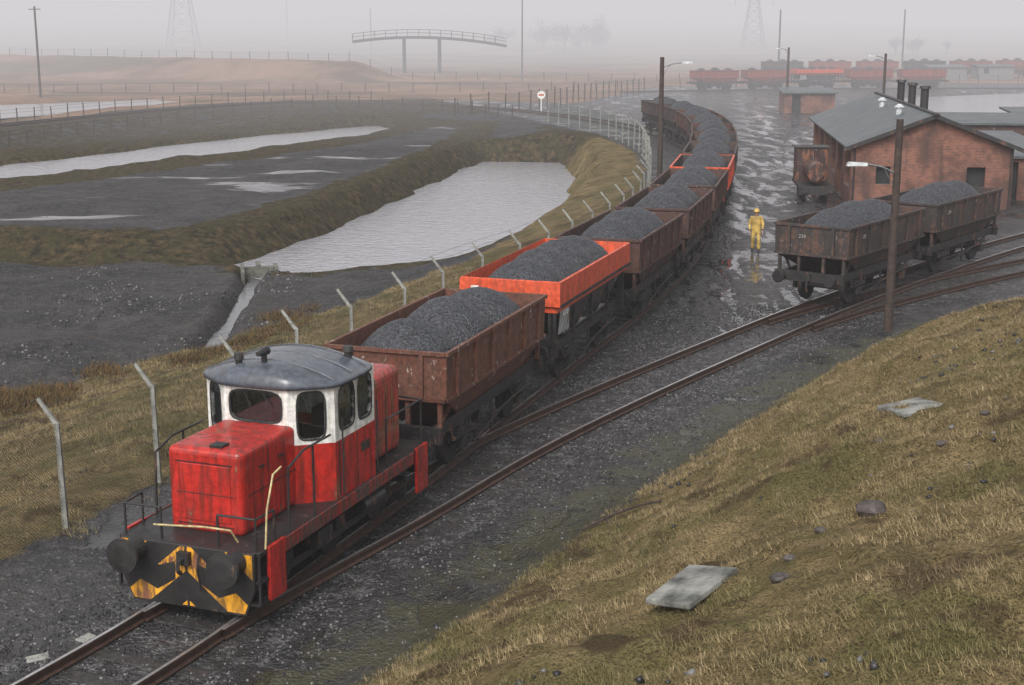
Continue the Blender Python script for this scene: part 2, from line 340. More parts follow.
# ---------------------------------------------------------------- railway
RT=.19
def tangent(line,i):
    i=min(max(i,1),len(line)-2); t=line[i+1]-line[i-1]; t=t/np.hypot(*t); return t
def track(name,line,step=.5,skipsleep=lambda k:False,bright=True):
    e=empty(name); prof=[(-.065,.03),(.065,.03),(.065,.045),(.012,.065),(.012,.135),(.035,.145),(.035,.185),(-.035,.185),(-.035,.145),(-.012,.135),(-.012,.065),(-.065,.045)]
    pr=P(); ph=P(); ps=P()
    for sd in(-1,1):
        rings=[];top=[]
        for i in range(len(line)):
            t=tangent(line,i); nrm=np.array([t[1],-t[0]]); c=line[i]+nrm*sd*.7525
            rings.append([(c[0]+nrm[0]*u,c[1]+nrm[1]*u,w) for u,w in prof])
            top.append([(c[0]+nrm[0]*u,c[1]+nrm[1]*u,.188) for u in(-.027,.027)])
        pr.loft(rings)
        vs=[q for t2 in top for q in t2]; ph.add(vs,[(2*k,2*k+1,2*k+3,2*k+2) for k in range(len(top)-1)])
    L=np.r_[0,np.cumsum(np.hypot(*np.diff(line,axis=0).T))]; s=0
    while s<L[-1]:
        x=np.interp(s,L,line[:,0]); y=np.interp(s,L,line[:,1]); i=int(np.searchsorted(L,s)); t=tangent(line,i)
        if y<=130 and not skipsleep(y):
            ps.box((x,y,-.065+random.uniform(-.02,.012)),(2.5+random.uniform(-.06,.06),.26,.14),(0,0,-math.atan2(t[0],t[1])+random.uniform(-.02,.02)))
        s+=.72
    pr.obj('rails',m_rail,e); ph.obj('rail_heads',m_railtop if bright else m_rail,e)
    if ps.v: ps.obj('sleepers',m_sleep,e,bevel=.012)
    return e
track('railway_track',A)
track('railway_track',B[4:],skipsleep=lambda y:y<24)
track('railway_track',Ct[8:],skipsleep=lambda y:y<46,bright=False)
track('railway_track',E)
LA=np.r_[0,np.cumsum(np.hypot(*np.diff(A,axis=0).T))]
LB=np.r_[0,np.cumsum(np.hypot(*np.diff(B,axis=0).T))]
def atlen(line,L,s,half=2.2):
    f=lambda q:np.array([np.interp(q,L,line[:,0]),np.interp(q,L,line[:,1])])
    a,b=f(s-half),f(s+half); c=(a+b)/2; t=b-a; return c,math.atan2(t[0],t[1])
# ---------------------------------------------------------------- wagons
def coal_mesh(name,w,l,base,hum,centers,seed,res=.055,hx=1.12,hy=1.3):
    nx_=int(2*w/res);ny_=int(2*l/res); X,Y=np.meshgrid(np.linspace(-w,w,nx_),np.linspace(-l,l,ny_))
    Z=np.zeros_like(X)
    for c,k in centers:
        Z=np.maximum(Z,hum*k*(1-(X/hx)**2-((Y-c)/hy)**2))
    Z=np.maximum(Z,0); Z=base+Z+(fbm(X+seed*9,Y,.7,seed,2)-.5)*.07+(vn(X+seed*9,Y,.09,seed+3)-.5)*.03+(vn(X+seed*5,Y,.055,seed+8)-.5)*.015
    vs=np.stack([X,Y,Z],-1).reshape(-1,3); i=(np.arange(ny_-1)[:,None]*nx_+np.arange(nx_-1)).ravel()
    m=D.meshes.new(name); m.from_pydata(vs.tolist(),[],np.stack([i,i+1,i+1+nx_,i+nx_],1).tolist()); m.materials.append(m_coal); m.shade_smooth(); return m
def underframe(L,mat):
    fr=P()
    for sx in(-1,1):
        fr.bx(sx*.98-.05,sx*.98+.05,-L,L,.86,1.12)
        for ay in(-1.85,1.85):
            for dy in(-.34,.34):
                fr.add([(sx*1.0,ay+dy*1.5,.9),(sx*1.03,ay+dy*1.5,.9),(sx*1.03,ay+dy*.45,.38),(sx*1.0,ay+dy*.45,.38),
                        (sx*1.0,ay+dy*1.15,.9),(sx*1.03,ay+dy*1.15,.9),(sx*1.03,ay+dy*.25,.38),(sx*1.0,ay+dy*.25,.38)],
                       [(0,1,2,3),(4,7,6,5),(0,4,5,1),(3,2,6,7),(0,3,7,4),(1,5,6,2)])
            fr.box((sx*1.07,ay,.47),(.16,.26,.24)); fr.box((sx*1.07,ay,.66),(.09,1.0,.07)); fr.box((sx*1.07,ay,.73),(.09,.7,.05)); fr.box((sx*1.07,ay,.78),(.09,.4,.05))
            fr.tube([(sx*1.07,ay-.5,.68),(sx*1.03,ay-.55,.86)],.02); fr.tube([(sx*1.07,ay+.5,.68),(sx*1.03,ay+.55,.86)],.02)
        fr.tube([(sx*1.08,-1.2,.3),(sx*1.12,.6,.62),(sx*1.13,2.6,.72)],.025)
        fr.box((sx*1.05,0,.55),(.03,.12,.66)); fr.tube([(sx*.9,-1.4,.45),(sx*.9,1.4,.45)],.025)
        for ay in(-1.3,1.3): fr.box((sx*.76,ay,.45),(.1,.09,.34))
        for ey in(-1,1): 
            fr.cyl((sx*.87,ey*L,.98),(sx*.87,ey*(L+.28),.98),.13,.09,10)
    for ey in(-1,1): fr.bx(-1.18,1.18,ey*L-.06,ey*L+.06,.82,1.14); fr.box((0,ey*(L+.1),.98),(.2,.12,.2)); fr.tube([(0,ey*(L+.12),.95),(0,ey*(L+.2),.7),(0,ey*(L+.12),.52)],.03)
    for y in(-1.1,1.1): fr.bx(-.95,.95,y-.05,y+.05,.9,1.08)
    wh=P()
    for ay in(-1.85,1.85):
        wh.cyl((-.9,ay,.47),(.9,ay,.47),.07,.07,8)
        for sx in(-1,1):
            wh.cyl((sx*.69,ay,.47),(sx*.81,ay,.47),.465,.455,28); wh.cyl((sx*.66,ay,.47),(sx*.69,ay,.47),.495,.495,28); wh.cyl((sx*.81,ay,.47),(sx*.85,ay,.47),.14,.12,12)
    bf=P()
    for sx in(-1,1):
        for ey in(-1,1): bf.cyl((sx*.87,ey*(L+.26),.98),(sx*.87,ey*(L+.42),.98),.06,.06,10); bf.cyl((sx*.87,ey*(L+.42),.98),(sx*.87,ey*(L+.46),.98),.21,.19,20)
    return [('underframe',fr.mesh('underframe',m_frame)),('wheels',wh.mesh('wheels',m_frame)),('buffers',bf.mesh('buffers',m_black))]
def boxbody(mat,rimmat):
    out=[]; b=P(); W=1.27;L=3.2;T=2.62
    # vertical upper sheets, then a hopper whose ends and sides slope down between the axles
    b.loft([rect(.62,1.0,.55),rect(1.06,2.15,1.2),rect(1.25,3.18,1.66),rect(W,L,T),rect(W-.035,L-.035,T),rect(W-.06,L-.06,1.9)],cap0=True)
    out.append(('body',b.mesh('body',mat)))
    r=P()
    for sx in(-1,1):
        r.bx(sx*(W+.012)-.04,sx*(W+.012)+.04,-L-.03,L+.03,T-.05,T+.025)
        for y in(-2.65,-1.6,-.53,.53,1.6,2.65):
            r.box((sx*(W+.022),y,2.14),(.07,.08,.90))
            r.add([(sx*1.27,y-.03,1.7),(sx*1.27,y+.03,1.7),(sx*1.0,y+.03,1.12),(sx*1.0,y-.03,1.12),(sx*1.2,y-.03,1.7),(sx*1.2,y+.03,1.7),(sx*.93,y+.03,1.12),(sx*.93,y-.03,1.12)],[(0,1,2,3),(7,6,5,4),(0,3,7,4),(1,5,6,2),(0,4,5,1),(3,2,6,7)])
        r.bx(sx*(1.275)-.02,sx*1.275+.02,-L,L,1.64,1.71)
    for ey in(-1,1):
        r.bx(-W+.03,W-.03,ey*(L+.012)-.04,ey*(L+.012)+.04,T-.052,T+.022); r.bx(-W+.03,W-.03,ey*(L+.005)-.02,ey*(L+.005)+.02,1.635,1.705)
        for x in(-.75,.75): r.box((x,ey*(L+.02),2.14),(.08,.06,.90)); 
        for x in(-1.1,-.42,.42,1.1): r.box((x,ey*3.12,1.38),(.09,.09,.54))
    out.append(('ribs_and_rim',r.mesh('ribs_and_rim',rimmat)))
    d=P(); d.box((0,-.75,.42),(1.0,.06,.5),(.5,0,0)); d.box((0,.75,.42),(1.0,.06,.5),(-.5,0,0))
    out.append(('hopper_doors',d.mesh('hopper_doors',m_frame)))
    return out
def hopperbody(mat,low):
    out=[]; W=1.3;L=3.45;T=2.72;Z=2.12
    b=P(); b.loft([rect(W-.06,L-.1,Z-.02),rect(W,L,Z),rect(W+.0,L,T),rect(W-.05,L-.05,T+.02),rect(W-.09,L-.09,1.95)]); out.append(('body',b.mesh('body',mat)))
    s=P(); s.loft([rect(.55,.9,.5),rect(1.0,2.3,1.45),rect(W-.08,L-.14,Z-.01)],cap0=True); out.append(('hopper_slopes',s.mesh('hopper_slopes',low)))
    r=P()
    for sx in(-1,1):
        for y in(-3.3,-1.65,0,1.65,3.3): 
            r.box((sx*1.12,y,1.62),(.07,.09,1.05))
        r.bx(sx*(W+.01)-.02,sx*(W+.01)+.02,-L,L,Z-.02,Z+.05)
    for ey in(-1,1):
        for x in(-1.0,0,1.0): r.box((x,ey*3.3,1.6),(.08,.08,1.0))
    out.append(('frame_posts',r.mesh('frame_posts',m_frame)))
    c=P(); c.loft([rect(.35,.35,.45,-1),rect(1.06,.75,1.25,-1)]); c.loft([rect(.35,.35,.45,1),rect(1.06,.75,1.25,1)])
    for sx in(-1,1): c.add([(sx*1.17,-3.0,1.95),(sx*1.17,-2.2,1.95),(sx*1.08,-1.9,1.3),(sx*1.08,-2.9,1.3)],[(0,1,2,3)])
    out.append(('discharge_chutes',c.mesh('discharge_chutes',m_pale)))
    return out
UF=underframe(3.25,m_frame)
BODY={'rust':boxbody(m_rust,m_rust),'brown':boxbody(m_dbrown,m_dbrown),'grey':boxbody(m_dgrey,m_dgrey),'redrim':boxbody(m_dgrey,m_orange),'dullred':boxbody(m_dull,m_dull),'orange':hopperbody(m_orange,m_hop)}
COALC={}
def wagon(kind,x,y,hd,seed,z=RT,style=0,far=False):
    e=empty('coal_wagon',(x,y,z),-hd)
    for nm,m in BODY[kind]+UF: link(D.objects.new(nm,m),e)
    key=(kind=='orange',seed if not far else seed%2,far)
    if key not in COALC:
        if kind=='orange': COALC[key]=coal_mesh('coal_load',1.22,3.37,2.34,.78,[(-2.2,.9),(-.75,1),(.75,1),(2.2,.9)],seed,.06 if not far else .2,1.15,1.12)
        else: COALC[key]=coal_mesh('coal_load',1.21,3.14,2.18,.90,[(-2.05,.9),(.05,1),(2.1,.86)] if style==0 else [(0,1.0),(-1.5,.9),(1.5,.92)],seed,.055 if not far else .2,1.18,1.12 if style==0 else 1.5)
    link(D.objects.new('coal_load',COALC[key]),e)
    return e
def label(txt,parent,loc,rot,size,mat=m_wht):
    c=D.curves.new('lettering','FONT'); c.body=txt; c.size=size; c.extrude=.002; c.align_x='CENTER'; c.materials.append(mat)
    o=D.objects.new('lettering',c); o.location=loc; o.rotation_euler=rot; link(o,parent); return o
i0=np.argmin(np.hypot(A[:,0]+5.05,A[:,1]-20.1)); S0=LA[i0]
s=S0+7.1+3.7
kinds=['rust','orange','brown','brown','brown','redrim','grey','grey','brown','grey','brown','grey','grey']
for i,k in enumerate(kinds):
    c,hd=atlen(A,LA,s); w=wagon(k,c[0],c[1],hd,i+1,style=0 if i<2 else 1)
    if i==1:
        label('096',w,(1.19,-2.6,1.78),(rad(90),0,rad(90)),.32); 
        q=P(); q.bx(-1.0,-.80,-3.456,-3.452,2.38,2.54); q.obj('label_plate',m_wht,w)
    s+=7.45+(.35 if k=='orange' or (i+1<len(kinds) and kinds[i+1]=='orange') else 0)
j0=np.argmin(np.hypot(B[:,0]-10.6,B[:,1]-45.6)); SB=LB[j0]-1.5
for i in range(2):
    c,hd=atlen(B,LB,SB+3.6+i*7.5); w=wagon('grey',c[0]-.3,c[1]+.1,hd,20+i,style=1)
    label('239',w,(-.3,-3.24,2.2),(rad(90),0,0),.17,m_faded); label('239',w,(1.30,-2.1,2.2),(rad(90),0,rad(90)),.17,m_faded)
LE=np.r_[0,np.cumsum(np.hypot(*np.diff(E,axis=0).T))]
for i in range(5):
    c,hd=atlen(E,LE,14+i*7.8); wagon(['dullred','dullred','orange','dullred','dullred'][i],c[0],c[1],hd,i%2,far=True)
for i in range(6):
    wagon('dullred' if i%3 else 'grey',44+i*8,236+i*1.0,rad(84),i%2,z=h1(44+i*8,236+i)+.2,far=True)
# ---------------------------------------------------------------- locomotive
def panel(p,pg,pf,a,b,z0,z1,win=None,th=.05):
    a=Vector((*a,0));b=Vector((*b,0)); L=(b-a).length; t=(b-a).normalized(); nrm=Vector((t.y,-t.x,0))
    def pt(u,z,o=0): q=a+t*u+nrm*o; return (q.x,q.y,z)
    if not win:
        p.add([pt(0,z0),pt(L,z0),pt(L,z1),pt(0,z1)],[(0,1,2,3)]); return
    cu,cz,w,h=win; n=32; inn=[];out=[];inn2=[];fr=[];fr2=[]
    for k in range(n):
        an=2*math.pi*k/n; c,s_=math.cos(an),math.sin(an)
        m=max(abs(c),abs(s_)); ox,oz=c/m,s_/m
        uu=cu+ (ox*(L-cu) if ox>0 else ox*cu); zz=cz+(oz*(z1-cz) if oz>0 else oz*(cz-z0)); out.append(pt(uu,zz))
        e=(abs(c)**5+abs(s_)**5)**-.2; hx,hz=c*e*w/2,s_*e*h/2
        inn.append(pt(cu+hx,cz+hz)); inn2.append(pt(cu+hx,cz+hz,-th))
        fr.append(pt(cu+hx+.03*c,cz+hz+.03*s_,.012)); fr2.append(pt(cu+hx,cz+hz,.012))
    p.loft([out,inn,inn2]); pf.loft([fr,fr2,inn2])
    pg.add([pt(cu-w/2,cz-h/2,-th*.6),pt(cu+w/2,cz-h/2,-th*.6),pt(cu+w/2,cz+h/2,-th*.6),pt(cu-w/2,cz+h/2,-th*.6)],[(0,1,2,3)])
def clip(poly,f):
    out=[]
    for i in range(len(poly)):
        a,b=poly[i-1],poly[i]; fa,fb=f(a),f(b)
        if (fa>=0)!=(fb>=0): t=fa/(fa-fb); out.append((a[0]+(b[0]-a[0])*t,a[1]+(b[1]-a[1])*t))
        if fb>=0: out.append(b)
    return out
c,hd=atlen(A,LA,S0+3.3,2.0)
fx,fy=c[0]-math.sin(hd)*3.3,c[1]-math.cos(hd)*3.3
loco=empty('diesel_shunting_locomotive',(fx,fy,RT),-hd)
p=P(); p.bx(-1.24,1.24,.5,6.65,1.04,1.12); p.bx(-.55,.55,.5,6.65,.45,1.03); p.bx(-1.0,1.0,1.4,5.9,.75,1.03)
p.obj('running_plate',m_black,loco,bevel=.01)
p=P()
for sx in(-1,1): p.bx(sx*1.265-.015,sx*1.265+.015,1.2,6.0,.90,1.13)
p.obj('valance',m_valance,loco,bevel=.008)
p=P(); q=P()
for sx in(-1,1):
    for y0,y1_ in((.72,1.2),(6.15,6.62)):
        p.bx(sx*1.25-.03,sx*1.25+.03,y0,y1_,.28,1.15)
    for y0 in(.45,5.65):
        q.bx(sx*1.08-.18,sx*1.08+.18,y0,y0+.25,.28,.32); q.bx(sx*1.08-.18,sx*1.08+.18,y0,y0+.25,.64,.68); q.bx(sx*1.24-.015,sx*1.24+.015,y0,y0+.05,.28,1.05)
p.obj('step_plates',m_red,loco,bevel=.008); q.obj('step_treads',m_black,loco)
p=P(); p.loft([[(-1.0,.44,.10),(1.0,.44,.10),(1.0,.52,.10),(-1.0,.52,.10)],[(-1.18,.42,.55),(1.18,.42,.55),(1.18,.52,.55),(-1.18,.52,.55)],[(-1.18,.42,1.12),(1.18,.42,1.12),(1.18,.52,1.12),(-1.18,.52,1.12)]],True,True)
p.bx(-1.2,1.2,6.65,6.75,.5,1.12); p.obj('buffer_beam',m_black,loco,bevel=.015)
p=P()
for sx in(-1,1):
    for zt in(1.18,2.14,.24):
        base=[(0.02,.14),(.98,.14),(1.15,.56),(1.15,1.10),(0.02,1.10)]
        q=clip(clip(base,lambda q:(zt-q[0]*.85)-q[1]),lambda q:q[1]-(zt-.46-q[0]*.85))
        if len(q)>2: 
            vs=[(sx*u,.415+(.02*(max(0,.55-w)/.45)),w) for u,w in q]; p.add(vs,[tuple(range(len(vs)))])
p.obj('warning_chevrons',m_yellow,loco)
p=P()
for sx in(-1,1):
    for ya,yb in((.42,0),(6.75,7.17)):
        d=(yb-ya); p.cyl((sx*.87,ya,.97),(sx*.87,ya+d*.55,.97),.19,.14,16); p.cyl((sx*.87,ya+d*.5,.97),(sx*.87,ya+d*.9,.97),.08,.08,12)
        p.cyl((sx*.87,ya+d*.88,.97),(sx*.87,ya+d*.97,.97),.28,.27,28); p.cyl((sx*.87,ya+d*.97,.97),(sx*.87,ya+d,.97),.25,.15,28)
p.box((0,.36,.93),(.20,.10,.20)); p.tube([(0,.34,.93),(0,.2,.9),(0,.18,.80),(.0,.26,.72)],.035); p.tube([(.25,.38,1.0),(.27,.3,.8),(.3,.34,.45)],.02)
p.obj('buffers_and_coupling',m_black,loco,smooth=False)
p=P()
for ay in(1.75,3.55,5.35):
    for sx in(-1,1):
        p.cyl((sx*.68,ay,.5),(sx*.82,ay,.5),.5,.49,28); p.cyl((sx*.82,ay,.5),(sx*.9,ay,.5),.16,.14,14)
        p.box((sx*.93,ay,.52),(.14,.34,.3)); p.box((sx*.95,ay,.78),(.1,1.0,.08)); p.cyl((sx*.82,ay+.2,.42),(sx*1.0,ay+.2,.42),.06,.06,10)
for sx in(-1,1):
    p.box((sx*.99,3.55,.42),(.05,3.75,.12)); p.box((sx*1.08,2.65,.66),(.25,.5,.3)); p.cyl((sx*1.1,4.1,.66),(sx*1.1,4.9,.66),.14,.14,14)
p.obj('wheels_and_rods',m_frame,loco)
p=P(); p.bx(-.66,.66,1.02,2.8,1.1,2.46); p.obj('front_hood',m_red,loco,bevel=.10,seg=4); 
p=P(); p.bx(-.46,.46,1.005,1.03,1.3,2.22); p.obj('radiator_door',m_red,loco,bevel=.02)
p=P()
for k in range(3): p.bx(-.5,.5,1.0,1.012,1.24+k*.5,1.25+k*.5)
for sx in(-1,1):
    for k in range(3): p.bx(sx*.663-.004,sx*.663+.004,1.35+k*.48,1.355+k*.48,1.2,2.3)
    p.bx(sx*.664-.004,sx*.664+.004,1.2,2.7,1.72,1.735)
    p.box((sx*.68,1.6,2.1),(.03,.12,.03)); p.box((sx*.68,2.2,2.1),(.03,.12,.03))
p.box((.15,1.25,2.475),(.22,.22,.05)); p.obj('hood_seams_and_catches',m_black,loco)
pl_=[(-.58,2.62),(.58,2.62),(1.2,3.08),(1.2,3.85),(1.2,4.55),(-1.2,4.55),(-1.2,3.85),(-1.2,3.08)]
lo=P(); up=P(); gp=P(); fp=P()
for k in range(8):
    a=pl_[k]; b=pl_[(k+1)%8]; panel(lo,gp,fp,a,b,1.1,2.12)
    L=math.hypot(a[0]-b[0],a[1]-b[1]); wn={0:(L/2,2.74,.94,.50),1:(L/2,2.60,.44,.78),2:(L/2+.03,2.64,.56,.72),3:(L/2-.03,2.64,.50,.72),4:(L/2,2.8,.9,.4),5:(L/2+.03,2.64,.50,.72),6:(L/2-.03,2.64,.56,.72),7:(L/2,2.60,.44,.78)}[k]
    panel(up,gp,fp,a,b,2.12,3.12,wn)
lo.obj('cab_lower',m_red,loco); up.obj('cab_upper',m_white,loco); gp.obj('cab_glass',m_glass,loco); fp.obj('window_rubbers',m_dark,loco)
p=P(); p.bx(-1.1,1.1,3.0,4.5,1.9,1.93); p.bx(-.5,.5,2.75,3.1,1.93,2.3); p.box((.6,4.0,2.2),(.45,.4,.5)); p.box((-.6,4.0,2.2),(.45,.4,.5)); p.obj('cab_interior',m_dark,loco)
ol=[(x*1.085,3.6+(y-3.6)*1.09) for x,y in [pl_[0],pl_[1],pl_[2],pl_[4],pl_[5],pl_[7]]]
for it in range(3):
    nw=[]
    for k in range(len(ol)):
        a,b=ol[k],ol[(k+1)%len(ol)]; f_=.12 if it==0 else .25
        nw+=[(a[0]+(b[0]-a[0])*f_,a[1]+(b[1]-a[1])*f_),(a[0]+(b[0]-a[0])*(1-f_),a[1]+(b[1]-a[1])*(1-f_))]
    ol=nw
rings=[[(x,y,3.06) for x,y in ol]]
for q_ in(1,.97,.9,.8,.65,.5,.3,.1):
    rings.append([(x*q_,3.6+(y-3.6)*q_,3.12+.30*(1-(x*q_/1.31)**2)*(1-q_**6)**.5) for x,y in ol])
p=P(); p.loft(rings,cap0=True,cap1=True); p.obj('cab_roof',m_roof,loco,smooth=True)
p=P()
for y in(3.1,3.75,4.3): 
    for k in range(10): 
        xa=-1.2+k*.24; p.cyl((xa,y,3.125+.3*(1-(xa/1.31)**2)*.98),(xa+.24,y,3.125+.3*(1-((xa+.24)/1.31)**2)*.98),.010,.010,5)
p.obj('roof_seams',m_roof,loco)
p=P(); p.cyl((-.45,2.9,3.15),(-.45,2.9,3.46),.06,.06,14); p.cyl((-.45,2.9,3.44),(-.45,2.9,3.54),.09,.07,14); p.cyl((.0,2.95,3.2),(.0,2.95,3.62),.05); p.cyl((.0,2.75,3.58),(.0,3.05,3.58),.04,.07); p.cyl((.85,4.3,3.1),(.85,4.3,3.40),.07); p.cyl((.85,4.3,3.37),(.85,4.3,3.46),.1,.08)
p.obj('horns_and_exhaust',m_black,loco)
p=P()
for u in(-.2,.15): p.tube([(u,2.60,3.02),(u+.12,2.59,2.72)],.008,5)
p.tube([(.80,2.745,3.0),(.86,2.80,2.7)],.008,5); p.obj('wipers',m_dark,loco)
p=P(); p.bx(-.92,.92,4.57,6.25,1.12,2.72); p.obj('rear_hood',m_redold,loco,bevel=.14,seg=4)
p=P()
for k in range(9): p.box((.925,5.0+k*.12,2.1),(.02,.05,.8))
p.obj('rear_hood_louvres',m_redold,loco)
p=P(); p.bx(1.202,1.212,3.2,3.22,1.15,2.1); p.bx(1.202,1.212,3.85,3.87,1.15,2.1); p.bx(1.203,1.214,4.0,4.3,1.7,1.86); p.obj('door_seams_and_plate',m_frame,loco)
p=P()
def rail(pts,r=.02): p.tube(pts,r,8)
for sx in(-1,1):
    rail([(sx*1.15,.55,1.1),(sx*1.15,.55,1.62),(sx*.5,.55,1.62),(sx*.5,.55,1.1)]); rail([(sx*1.15,.55,1.62),(sx*1.18,1.05,1.62),(sx*1.18,1.05,1.1)])
    rail([(sx*1.2,1.45,1.1),(sx*1.2,1.5,2.15),(sx*1.2,2.0,2.3),(sx*1.2,2.9,2.3)]); rail([(sx*1.2,2.3,1.1),(sx*1.2,2.3,2.3)])
    rail([(sx*1.2,6.5,1.1),(sx*1.2,6.5,2.0),(sx*.4,6.6,2.0),(sx*.4,6.6,1.1)]); rail([(sx*1.2,6.5,2.0),(sx*1.2,5.0,2.0),(sx*1.2,5.0,1.1)])
    rail([(sx*1.26,3.22,1.2),(sx*1.26,3.22,2.5)],.015); rail([(sx*1.26,4.52,1.2),(sx*1.26,4.52,2.5)],.015)
p.obj('handrails',m_black,loco)
p=P(); rail([(-.6,.5,1.35),(.3,.5,1.42),(.75,.5,1.42),(.8,.62,1.2)],.016); rail([(1.22,.7,1.1),(1.22,.78,1.7),(1.22,1.0,2.2),(1.22,1.25,2.25)],.016)
p.obj('cream_handrails',m_cream,loco)
# ---------------------------------------------------------------- fence with cranked concrete posts
fl=spline(F,.25); LF=np.r_[0,np.cumsum(np.hypot(*np.diff(fl,axis=0).T))]
fe=empty('chain_link_fence'); pp=P(); mesh_v=[];mesh_f=[];mesh_uv=[]; wr=P(); s=2.8; prev=None
while s<LF[-1]-1:
    x=float(np.interp(s,LF,fl[:,0])); y=float(np.interp(s,LF,fl[:,1])); t=tangent(fl,int(np.searchsorted(LF,s))); nl=Vector((-t[1],t[0],0)); z=h1(x,y)
    lean_=random.uniform(-.06,.06); b=Vector((x,y,z-.2)); m=Vector((x+lean_,y,z+2.0)); tp=m+nl*.38+Vector((0,0,.42))
    pp.cyl(b,m,.07,.055,4); pp.cyl(m-Vector((0,0,.03)),tp,.055,.04,4)
    if prev is not None:
        o=len(mesh_v); pb,pm,ptp,ps_=prev
        mesh_v+= [pb+Vector((0,0,.22)),b+Vector((0,0,.22)),m,pm]; mesh_f.append((o,o+1,o+2,o+3)); mesh_uv+=[(ps_,0),(s,0),(s,2),(ps_,2)]
        for q in(.3,.65,1.0):
            if s<75: wr.cyl(pm.lerp(ptp,q),m.lerp(tp,q),.005,.005,3)
        for q in(.1,.5,1.0):
            if s<75: wr.cyl(pb.lerp(pm,q),b.lerp(m,q),.005,.005,3)
    prev=(b,m,tp,s); s+=2.9
pp.obj('concrete_posts',m_post,fe); wr.obj('strand_wires',m_iron,fe)
mm_=D.meshes.new('chain_link_mesh'); mm_.from_pydata(mesh_v,[],mesh_f); uv=mm_.uv_layers.new(name='UVMap')
for i,u in enumerate(mesh_uv): uv.data[i].uv=u
def meshmat():
    s=M('chain_link'); sp=s.n.new('ShaderNodeSeparateXYZ'); s.L(s.tc.outputs['UV'],sp.inputs[0])
    def w(a): 
        q=s.math('MULTIPLY',a,1/.07); f=s.math('FRACT',q); return s.math('LESS_THAN',s.math('ABSOLUTE',s.math('SUBTRACT',f,.5)),.065)
    a=w(s.math('ADD',sp.outputs[0],sp.outputs[1])); b=w(s.math('SUBTRACT',s.math('ADD',sp.outputs[0],50.),sp.outputs[1]))
    return s.set(col=(.05,.06,.045),rough=.6,alpha=s.math('MAXIMUM',a,b))
mm_.materials.append(meshmat()); link(D.objects.new('chain_link_mesh',mm_),fe)
# ---------------------------------------------------------------- poles and lamps
def pole(name,x,y,h,r=.13,arm=None,mat=m_wood,cross=0):
    z=h1(x,y); e=empty(name,(x,y,z)); p=P(); p.cyl((0,0,-.3),(0,0,h),r,r*.72,12)
    if cross:
        for k in range(cross): p.box((0,0,h-.35-.5*k),(1.5,.08,.1))
    p.obj('pole',mat,e)
    if arm:
        dx,az=arm; q=P(); q.tube([(0,0,az),(dx*.5,0,az+.22),(dx,0,az+.3)],.03,8); q.tube([(0,0,az-.5),(dx*.4,0,az+.15)],.015,6); q.obj('bracket',m_iron,e)
        l=P(); sg=1 if dx>0 else -1; l.loft([[(dx-.05*sg,-.08,az+.24),(dx+.55*sg,-.10,az+.24),(dx+.55*sg,.10,az+.24),(dx-.05*sg,.08,az+.24)],[(dx-.05*sg,-.06,az+.33),(dx+.5*sg,-.07,az+.36),(dx+.5*sg,.07,az+.36),(dx-.05*sg,.06,az+.33)]],True,True); l.obj('lantern',m_lamp,e)
    return e
pole('street_lamp',11.35,42.0,6.3,.14,(-.95,4.7))
pole('street_lamp',8.6,83,7.2,.17,(1.2,6.6))
pole('street_lamp',30.5,160,6.6,.17,(-1.0,6.2)); pole('street_lamp',33.5,130,6.5,.15,(-1.0,6.0))
pole('telegraph_pole',-59.5,182,11.2,.16,cross=1); pole('telegraph_pole',-62,402,12,.2,cross=1); pole('telegraph_pole',1.6,228,14,.15,mat=m_iron); pole('telegraph_pole',-32,330,10,.18); pole('telegraph_pole',46,250,11,.18); pole('telegraph_pole',70,260,11,.18)
def pylon(x,y,h,bw):
    z=h1(x,y); e=empty('electricity_pylon',(x,y,z)); p=P(); lv=[0,.16,.32,.46,.58,.68,.78,.88,1]
    wd=lambda t:bw/2*(1-t)**1.25+.5*(1 if t<1 else .2)
    cs=[[Vector((sx*wd(t),sy*wd(t),t*h)) for sx,sy in((-1,-1),(1,-1),(1,1),(-1,1))] for t in lv]
    for a,b in zip(cs[:-1],cs[1:]):
        for i in range(4):
            p.cyl(a[i],b[i],.13,.13,4); p.cyl(a[i],b[(i+1)%4],.07,.07,4); p.cyl(a[(i+1)%4],b[i],.07,.07,4); p.cyl(b[i],b[(i+1)%4],.07,.07,4)
    for t,w in((.68,4.5),(.78,5.2),(.88,4.)):
        for sx in(-1,1):
            for sy in(-1,1): p.cyl((sx*wd(t),sy*wd(t),t*h),(sx*w,0,t*h+.3),.08,.08,4)
            p.cyl((sx*wd(t),0,t*h+1.2),(sx*w,0,t*h+.3),.08,.08,4); p.cyl((sx*w,0,t*h+.3),(sx*w,0,t*h-1.2),.09,.09,5)
    p.obj('lattice_tower',m_frame,e)
pylon(-78,345,26,6.0); pylon(58,350,17,4.5)
e=empty('trackside_sign',(3.1,153,h1(3.1,153))); p=P(); p.cyl((0,0,-.2),(0,0,1.6),.06); p.obj('post',m_wht,e); p=P(); p.cyl((0,-.05,1.75),(0,.0,1.75),.42,.42,20); p.obj('disc',m_wht,e); p=P(); p.bx(-.28,.28,-.056,-.052,1.65,1.85); p.obj('disc_bar',m_orange,e)
